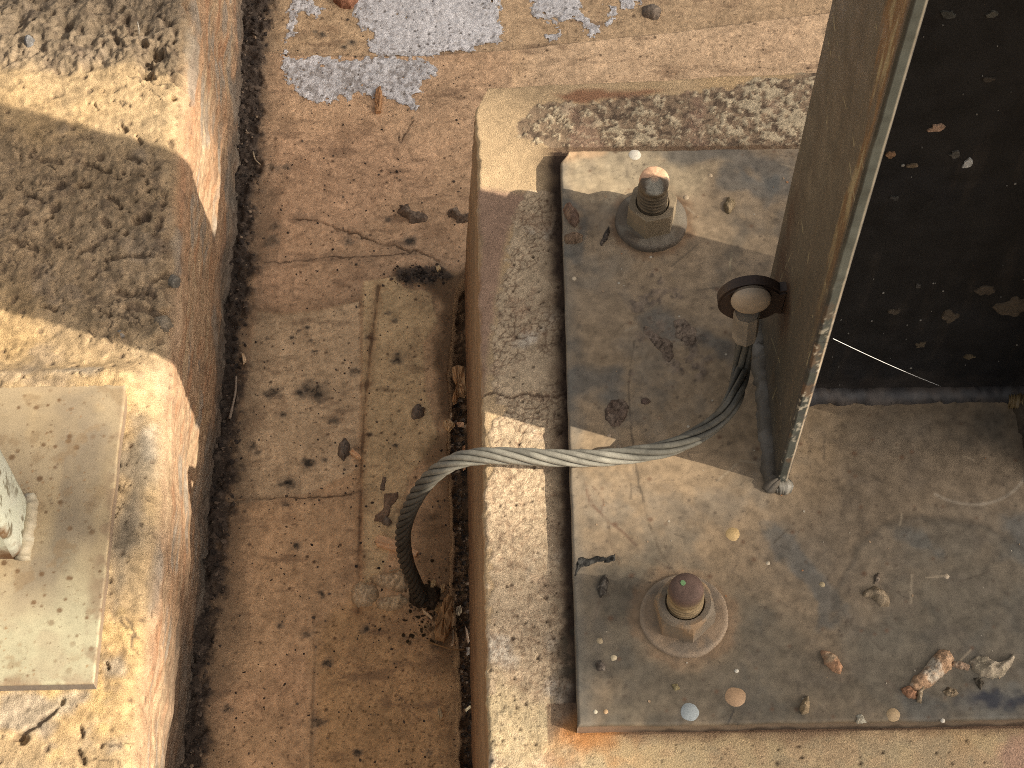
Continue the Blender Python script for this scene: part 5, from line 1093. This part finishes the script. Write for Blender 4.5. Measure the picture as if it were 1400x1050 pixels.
lump('mud_lump', [(770, 284), (781, 280), (790, 289), (792, 303), (786, 311), (778, 305), (771, 296)], zp, 0.008, (0.22, 0.14, 0.10), (0.33, 0.22, 0.15), 'reddish dried mud lump on the upper left rim of the plate', 'mud', 1131)
lump('mud_lump', [(770, 322), (782, 318), (797, 322), (796, 331), (784, 335), (772, 333)], zp, 0.006, (0.20, 0.135, 0.09), (0.30, 0.21, 0.14), 'lower of the two mud lumps on the left rim of the plate', 'mud', 1134)
lump('mud_lump', [(825, 560), (836, 548), (852, 545), (862, 556), (858, 568), (848, 583), (838, 584), (828, 574)], zp, 0.0030, (0.165, 0.115, 0.085), (0.21, 0.155, 0.115), 'ragged flake of dried mud in the column shadow on the plate', 'mud', 1137, rough=0.7)
lump('mud_lump', [(876, 546), (884, 543), (890, 549), (884, 554), (877, 552)], zp, 0.002, (0.15, 0.10, 0.08), (0.19, 0.14, 0.10), 'small mud crumb right of the ragged mud flake', 'mud', 1140)
lump('mud_lump', [(880, 440), (893, 452), (906, 462), (922, 468), (922, 486), (914, 500), (906, 490), (894, 470), (880, 456)], zp, 0.0018, (0.20, 0.145, 0.105), (0.27, 0.20, 0.15), 'dark crusty soil streak between the far bolt and the lug', 'soil', 1143, rough=0.7)
lump('mud_lump', [(921, 440), (936, 432), (956, 452), (952, 470), (938, 474), (924, 462)], zp, 0.0016, (0.21, 0.155, 0.115), (0.29, 0.215, 0.155), 'scabby soil crust left of the dark lug', 'soil', 1146, rough=0.8)
lump('seed', blobpts(997, 280, 7, 12, 0.15, seed=9), zp, 0.004, (0.20, 0.15, 0.09), (0.29, 0.22, 0.14), 'brown wrinkled seed on the plate right of the far bolt', 'seed', 1150)
lump('cocoon', [(816, 805), (822, 790), (830, 786), (833, 796), (828, 812), (820, 820)], zp, 0.005, (0.06, 0.05, 0.042), (0.16, 0.14, 0.115), 'dark dried insect cocoon near the left rim of the plate', 'cocoon', 1153)
lump('mud_lump', [(814, 908), (822, 903), (830, 910), (827, 918), (817, 917)], zp, 0.004, (0.13, 0.105, 0.085), (0.24, 0.20, 0.16), 'small grey mud crumb left of the near bolt', 'mud', 1156)
lump('mud_lump', [(918, 936), (926, 934), (930, 942), (922, 945)], zp, 0.0015, (0.25, 0.20, 0.10), (0.33, 0.27, 0.15), 'yellowish crumb between the near bolt and the blue-grey paint drop', 'mud', 1158, step=0.0006)
lump('mud_lump', [(1170, 978), (1178, 976), (1185, 986), (1172, 988)], zp, 0.002, (0.50, 0.46, 0.36), (0.40, 0.35, 0.26), 'white chalky crumb on the lower rim of the plate', 'mortar', 1160, step=0.0006)
lump('mud_lump', [(820, 332), (826, 318), (832, 310), (834, 318), (829, 330), (822, 336)], zp, 0.002, (0.07, 0.058, 0.048), (0.12, 0.095, 0.075), 'thin dark scrap of dirt beside the far bolt', 'mud', 1163, step=0.0006)

lump('mud_lump', [(788, 768), (796, 762), (806, 765), (816, 759), (828, 762), (842, 757), (841, 766), (830, 770), (818, 768), (806, 774), (794, 776), (787, 786)], zp, 0.0018, (0.035, 0.033, 0.03), (0.09, 0.085, 0.075), 'ruffled black scrap on the left rim of the plate above the cocoon', 'scrap', 1166, rough=0.8, step=0.0006)
def stick(name, pts, r, rgb, label, cat, seed, taper=0.6, group=None):
    """pts: (px, py, z)"""
    w = np.array([at(*p) for p in pts]); c0 = w.mean(0)
    p = spline(w - c0, 22); rad = r * (1 - (1 - taper) * np.linspace(0, 1, 22)) * (1 + 0.15 * fbm(np.linspace(0, 1, 22), np.zeros(22) + seed, 0.2, 3, seed))
    me = tube_mesh(name, p, rad, 7); set_col(me, lambda co: np.array(rgb) * (1 + 0.2 * fbm(co[:, 0], co[:, 1], 0.006, 2, seed)[:, None]))
    o = link(name, me, MAT['wood']); o.location = c0
    return tag(o, label, cat, group)
def chip(pts, z, t, rgb, label, seed, tilt=(0, 0), group=None, name='wood_chip', cat='wood chip', grain=None):
    """splintered chip of wood: an outline with thickness, ridged along its grain"""
    poly = np.array(W(pts, z)); c0 = poly.mean(0); rg = np.random.default_rng(seed)
    d = poly - c0; u, s, vt = np.linalg.svd(d); ax = vt[0] if grain is None else np.array(grain)
    # subdivide the outline and jitter it
    out = []
    for i in range(len(d)):
        a, b = d[i], d[(i + 1) % len(d)]
        for j in range(3): out.append(a + (b - a) * j / 3 + rg.normal(size=2) * 0.00025 * (j > 0))
    out = np.array(out); n = len(out)
    rows = []
    for f, zz in ((1.0, 0.0), (1.0, t * 0.75), (0.86, t), (0.45, t * 1.05)):
        q = out * f; acr = q @ np.array((-ax[1], ax[0]))
        rows.append(np.column_stack((q, zz + (t * 0.22 * np.sin(acr * 3500 + seed) if zz > 0 else 0) + q @ np.array(tilt))))
    V = [tuple(p) for r in rows for p in r] + [(0, 0, t * 1.05)]
    F = []
    for k in range(3):
        for i in range(n): F.append((k * n + i, k * n + (i + 1) % n, (k + 1) * n + (i + 1) % n, (k + 1) * n + i))
    F += [(3 * n + i, 3 * n + (i + 1) % n, 4 * n) for i in range(n)]
    F.append(tuple(range(n))[::-1])
    if np.sum(out[:, 0] * np.roll(out[:, 1], -1) - np.roll(out[:, 0], -1) * out[:, 1]) < 0: F = [f[::-1] for f in F]
    me = bpy.data.meshes.new(name); me.from_pydata(V, [], F); me.update()
    def colf(co):
        acr = co[:, 0] * -ax[1] + co[:, 1] * ax[0]; aln = co[:, 0] * ax[0] + co[:, 1] * ax[1]
        return np.array(rgb) * (1 + 0.28 * fbm(acr * 6, aln * 0.7, 0.006, 3, seed)[:, None])
    set_col(me, colf); o = link(name, me, MAT['wood']); o.location = (c0[0], c0[1], z)
    return tag(o, label, cat, group)
ZG = ZF - 0.008
chip([(619, 506), (627, 503), (634, 506), (637, 522), (638, 540), (634, 544), (627, 543), (624, 552), (620, 554), (618, 549), (623, 540), (624, 528), (619, 518)], ZF + 0.001, 0.008, (0.558, 0.349, 0.178), 'big splintered wood chip standing in the gap above the cable', 1201)
chip([(606, 580), (614, 575), (622, 583), (614, 591), (609, 588)], ZF - 0.001, 0.005, (0.620, 0.426, 0.232), 'small square wood chip on the rim of the gap above the cable', 1202, tilt=(0.1, 0.1))
chip([(624, 580), (634, 579), (634, 584), (626, 584)], ZG + 0.004, 0.003, (0.558, 0.341, 0.202), 'thin light wood sliver beside the small square chip', 1203)
chip([(478, 619), (482, 615), (493, 624), (494, 628), (490, 629), (480, 622)], ZF + 0.001, 0.004, (0.800, 0.527, 0.310), 'small bright pinkish wood chip lying on the brown joint', 1204)
chip([(513, 741), (518, 733), (536, 738), (560, 750), (572, 756), (568, 763), (552, 758), (530, 752), (516, 748)], ZF + 0.0005, 0.004, (0.775, 0.488, 0.279), 'long pinkish wood chip lying under the cable loop', 1205)
chip([(600, 842), (606, 824), (612, 816), (619, 820), (618, 842), (614, 868), (607, 879), (595, 876), (594, 866)], ZF + 0.001, 0.009, (0.403, 0.240, 0.116), 'thick brown wood chip leaning in the gap below the cable foot', 1206, tilt=(0.05, -0.1))
chip([(594, 836), (601, 826), (604, 832), (598, 840)], ZF + 0.002, 0.004, (0.372, 0.232, 0.109), 'little brown splinter between the cable foot and the thick chip', 1207)
chip([(577, 834), (581, 836), (592, 845), (591, 848), (580, 840)], ZF + 0.003, 0.003, (0.620, 0.465, 0.295), 'pale splinter below the foot of the cable', 1208)
chip([(589, 797), (595, 793), (597, 800), (593, 806), (589, 804)], ZF + 0.004, 0.004, (0.558, 0.403, 0.217), 'pale wood crumb right of the foot of the cable', 1209)
chip([(602, 803), (608, 800), (609, 807), (604, 811)], ZF + 0.004, 0.004, (0.512, 0.364, 0.202), 'second pale wood crumb right of the cable foot, nearer the plinth', 1210)
chip([(616, 884), (619, 858), (621, 866), (620, 884)], ZG + 0.004, 0.003, (0.620, 0.465, 0.310), 'upright pale sliver against the thick brown chip', 1211)
chip([(636, 856), (639, 862), (642, 876), (640, 882), (637, 870)], ZG + 0.006, 0.003, (0.651, 0.512, 0.372), 'thin pale sliver against the plinth face below the cable', 1212)
chip([(637, 886), (642, 886), (642, 896), (638, 896)], ZG + 0.003, 0.003, (0.465, 0.419, 0.364), 'grey scrap at the lower end of the sliver by the plinth', 1213)
chip([(623, 832), (630, 828), (632, 836), (628, 842), (623, 840)], ZG + 0.003, 0.003, (0.419, 0.341, 0.240), 'grey-brown scrap in the gap right of the thick brown chip', 1214)
chip([(514, 124), (521, 121), (523, 132), (521, 155), (514, 156), (513, 140)], ZF + 0.0006, 0.0045, (0.419, 0.232, 0.116), 'short brown bar of wood at the lower rim of the white grout', 1215)
chip([(596, 366), (601, 364), (603, 369), (598, 372)], ZF + 0.0015, 0.0025, (0.775, 0.589, 0.341), 'pale wood crumb on the dark dirt patch by the plinth', 1216)
chip([(330, 485), (334, 484), (337, 494), (333, 499)], ZF + 0.005, 0.003, (0.698, 0.527, 0.341), 'pale stub of wood in the dark dirt by the left plinth', 1217)
chip([(598, 970), (602, 966), (606, 980), (602, 984), (599, 978)], ZF + 0.0006, 0.0018, (0.558, 0.419, 0.248), 'small husk on the orange-brown screed near the lower edge', 1218, name='husk', cat='husk')
chip([(636, 970), (643, 965), (644, 968), (637, 974)], ZG + 0.003, 0.002, (0.800, 0.698, 0.465), 'bright sliver in the gap low in the picture', 1219)
chip([(632, 612), (636, 610), (637, 640), (633, 644)], ZG + 0.004, 0.003, (0.341, 0.186, 0.101), 'red-brown splinter in the gap just under the cable', 1220)
stick('twig', [(314, 572, ZF + 0.008), (318, 555, ZF + 0.007), (322, 535, ZF + 0.008), (323, 515, ZF + 0.007)], 0.0014, (0.34, 0.27, 0.205), 'pale bent twig lying in the dirt along the left plinth', 'twig', 1301)
stick('twig', [(532, 781, ZF + 0.002), (540, 779, ZF + 0.003), (549, 777, ZF + 0.002)], 0.0007, (0.50, 0.40, 0.26), 'short straw left of the cable just above its foot', 'straw', 1302)
stick('twig', [(586, 878, ZF + 0.003), (605, 884, ZF + 0.004), (620, 888, ZF + 0.004), (635, 888, ZF + 0.002)], 0.0009, (0.28, 0.165, 0.075), 'brown curved straw crossing the gap under the thick chip', 'straw', 1303)
stick('twig', [(346, 208, ZF + 0.004), (349, 218, ZF + 0.005), (356, 225, ZF + 0.004)], 0.0008, (0.42, 0.33, 0.22), 'curled straw in the dirt by the upper left plinth', 'straw', 1304)
stick('twig', [(188, 30, Z_LEFT + 0.004), (190, 40, Z_LEFT + 0.004), (190, 47, Z_LEFT + 0.002)], 0.0006, (0.55, 0.48, 0.38), 'white straw among the rough stones on the left plinth', 'straw', 1305)
stick('twig', [(327, 473, ZF + 0.006), (333, 470, ZF + 0.006)], 0.0010, (0.33, 0.23, 0.14), 'tiny brown twig above the pale stub by the left plinth', 'twig', 1306)
stick('twig', [(322, 684, ZF + 0.003), (336, 682, ZF + 0.004)], 0.0008, (0.30, 0.20, 0.12), 'short straw at the lower end of the dirt by the left plinth', 'straw', 1307)
# small pale stones bedded in the left plinth's worn top
lump('stone', blobpts(222, 442, 12, 10, 0.2, seed=31), Z_LEFT, 0.0055, (0.28, 0.225, 0.16), (0.23, 0.185, 0.135), 'round exposed stone on the worn top of the left plinth by its rounded edge', 'stone', 1320, rough=0.15, rag=0.1)
lump('stone', blobpts(40, 56, 6, 7, 0.2, seed=32), Z_LEFT, 0.006, (0.30, 0.29, 0.28), (0.16, 0.15, 0.14), 'dark pebble with a pale glint at the upper left', 'stone', 1323, rough=0.2)
lump('stone', blobpts(238, 383, 8, 9, 0.0, seed=33), Z_LEFT, 0.0035, (0.20, 0.175, 0.14), (0.17, 0.145, 0.115), 'flat grey stone bedded in the left plinth above the round stone', 'stone', 1326, rough=0.1, rag=0.1)
lump('stone', blobpts(165, 457, 6, 5, 0.0, seed=34), Z_LEFT, 0.003, (0.28, 0.25, 0.215), (0.24, 0.21, 0.18), 'little grey stone at the edge of the shade on the left plinth', 'stone', 1329, rough=0.1, rag=0.1)

# grit along both sides of the channel: one uncountable mass
rg = np.random.default_rng(77)
ico = bmesh.new(); bmesh.ops.create_icosphere(ico, subdivisions=1, radius=1.0)
IV = np.array([v.co[:] for v in ico.verts]); IF = np.array([[v.index for v in f.verts] for f in ico.faces]); ico.free()
VV, FF, CC = [], [], []
def grain(x, y, z, s, rgb):
    sc = s * (0.6 + 0.8 * rg.random(3)); sc[2] *= 0.7; a = rg.random() * 6.28
    p = IV * (1 + 0.25 * rg.normal(size=(len(IV), 1))) * sc
    R = np.array(((math.cos(a), -math.sin(a), 0), (math.sin(a), math.cos(a), 0), (0, 0, 1)))
    o = len(VV) * len(IV); VV.append(p @ R.T + np.array((x, y, z))); FF.append(IF + o); CC.append(np.tile(np.array(rgb) * (0.7 + 0.6 * rg.random()), (len(IV), 1)))
ys = rg.uniform(-0.25, 0.62, 1700); xs = np.interp(ys, LX[:, 1], LX[:, 0]) - 0.002 - 0.026 * rg.random(1700) ** 0.8
zs = floor_z(xs, ys)[0]
pal = [(0.05, 0.04, 0.034), (0.09, 0.07, 0.055), (0.16, 0.12, 0.09), (0.30, 0.22, 0.15)]
for x, y, z in zip(xs, ys, zs): grain(x, y, z, 0.0005 + 0.0019 * rg.random() ** 3, pal[rg.choice(4, p=(.5, .3, .15, .05))])
ys = rg.uniform(-0.28, 0.16, 1100); xs = np.interp(ys, GX[:, 1], GX[:, 0]) + 0.002 + 0.012 * rg.random(1100); zs = floor_z(xs, ys)[0]
for x, y, z in zip(xs, ys, zs): grain(x, y, z, 0.0005 + 0.0018 * rg.random() ** 3, pal[rg.choice(4, p=(.55, .25, .12, .08))])
dc = at(572, 378, ZF)
for k in range(260):
    x, y = dc[0] + rg.normal() * 0.012, dc[1] + rg.normal() * 0.005; grain(x, y, floor_z(np.array([x]), np.array([y]))[0][0], 0.0004 + 0.0015 * rg.random() ** 2, pal[rg.choice(3, p=(.5, .35, .15))])
cf = at(590, 830, ZF)
for k in range(260):
    x, y = cf[0] + rg.normal() * 0.014, cf[1] + rg.normal() * 0.016; grain(x, y, floor_z(np.array([x]), np.array([y]))[0][0], 0.0005 + 0.0018 * rg.random() ** 2, [(0.05, 0.035, 0.02), (0.14, 0.09, 0.05), (0.30, 0.20, 0.11)][rg.choice(3, p=(.6, .28, .12))])
grit = link('grit', mesh_np('grit', np.concatenate(VV), np.concatenate(FF), np.concatenate(CC), False), MAT['debris'])
tag(grit, 'dark grit and soil crumbs along the sides of the channel', 'grit', kind='stuff')
VV, FF, CC = [], [], []
for k in range(1500):
    x, y = rg.uniform(-0.32, -0.12), rg.uniform(-0.25, 0.6); grain(x, y, floor_z(np.array([x]), np.array([y]))[0][0] if k < 0 else 0.0, 0.0003 + 0.0009 * rg.random() ** 3, pal[rg.choice(4, p=(.35, .35, .2, .1))])
VA = np.concatenate(VV); cxy = np.repeat(np.array([v.mean(0)[:2] for v in VV]), len(IV), 0); VA[:, 2] += floor_z(cxy[:, 0], cxy[:, 1])[0]
grit2 = link('dust_grains', mesh_np('dust_grains', VA, np.concatenate(FF), np.concatenate(CC), False), MAT['debris'])
tag(grit2, 'scattered fine dark grains on the channel floor', 'grit', kind='stuff')

# ================================================================== unseen sheet added to cast soft shade across the plinths, outline cut to fit
SHADE_H = 7.6
def to_shade_sheet(p):
    """carry a point of the lit surface along the sun's rays up to the added shade sheet"""
    k = (SHADE_H - p[2]) / S_DIR[2]; return (p[0] + S_DIR[0] * k, p[1] + S_DIR[1] * k)
ZL, ZP = Z_LEFT, Z_PLATE
up = [to_shade_sheet(at(-60, 22, ZL)), to_shade_sheet(at(270, 66, ZL)), to_shade_sheet(at(655, 146, 0)), to_shade_sheet(at(890, 212, ZP)), to_shade_sheet(at(1010, 280, ZP)), to_shade_sheet(at(1100, 500, ZP)), to_shade_sheet(at(1125, 605, ZP)), to_shade_sheet(at(1020, 715, ZP)), to_shade_sheet(at(880, 775, ZP)), to_shade_sheet(at(690, 775, 0)), to_shade_sheet(at(140, 640, Z_LPLATE)), to_shade_sheet(at(-60, 585, ZL))]
lo = [to_shade_sheet(at(-60, 735, ZL)), to_shade_sheet(at(140, 790, Z_LPLATE)), to_shade_sheet(at(690, 925, 0)), to_shade_sheet(at(810, 990, ZP)), to_shade_sheet(at(960, 1060, 0)), to_shade_sheet(at(1000, 1200, 0))]
far = np.array((-SUN_AZ[0], -SUN_AZ[1]))
ext = lambda p, d: (p[0] + far[0] * d, p[1] + far[1] * d)
outline = [ext(up[0], 0.9)] + up + [ext(up[-1], 0.9), ext(lo[0], 0.9)] + lo
xm = max(p[0] for p in outline)
outline += [(lo[-1][0] + 0.02, lo[-1][1] - 1.2), (xm + 1.3, lo[-1][1] - 1.2), (xm + 1.3, up[0][1] + 1.6), (ext(up[0], 0.9)[0], up[0][1] + 1.6)]
shade_caster = empty('shade_caster', (outline[-2][0], outline[-2][1], -0.275), 'unseen grey sheet on posts, added and cut to cast the soft shade', 'shade_caster')
bm = bmesh.new()
vb = [bm.verts.new((x, y, SHADE_H)) for x, y in outline]; vt = [bm.verts.new((x, y, SHADE_H + 0.03)) for x, y in outline]
n = len(outline); bm.faces.new(vb); bm.faces.new(vt[::-1])
for i in range(n): bm.faces.new((vb[i], vt[i], vt[(i + 1) % n], vb[(i + 1) % n]))
bmesh.ops.recalc_face_normals(bm, faces=bm.faces[:]); bmesh.ops.triangulate(bm, faces=bm.faces[:])
me = bpy.data.meshes.new('shade_sheet'); bm.to_mesh(me); bm.free(); link('shade_sheet', me, MAT['shade_caster'], shade_caster)
for (x, y) in ((xm + 1.2, lo[-1][1] - 1.1), (xm + 1.2, up[0][1] + 1.5)):
    box('shade_post', (x - 0.06, y - 0.06, -0.275), (x + 0.06, y + 0.06, SHADE_H), MAT['shade_caster'], shade_caster, (0.3, 0.3, 0.29))
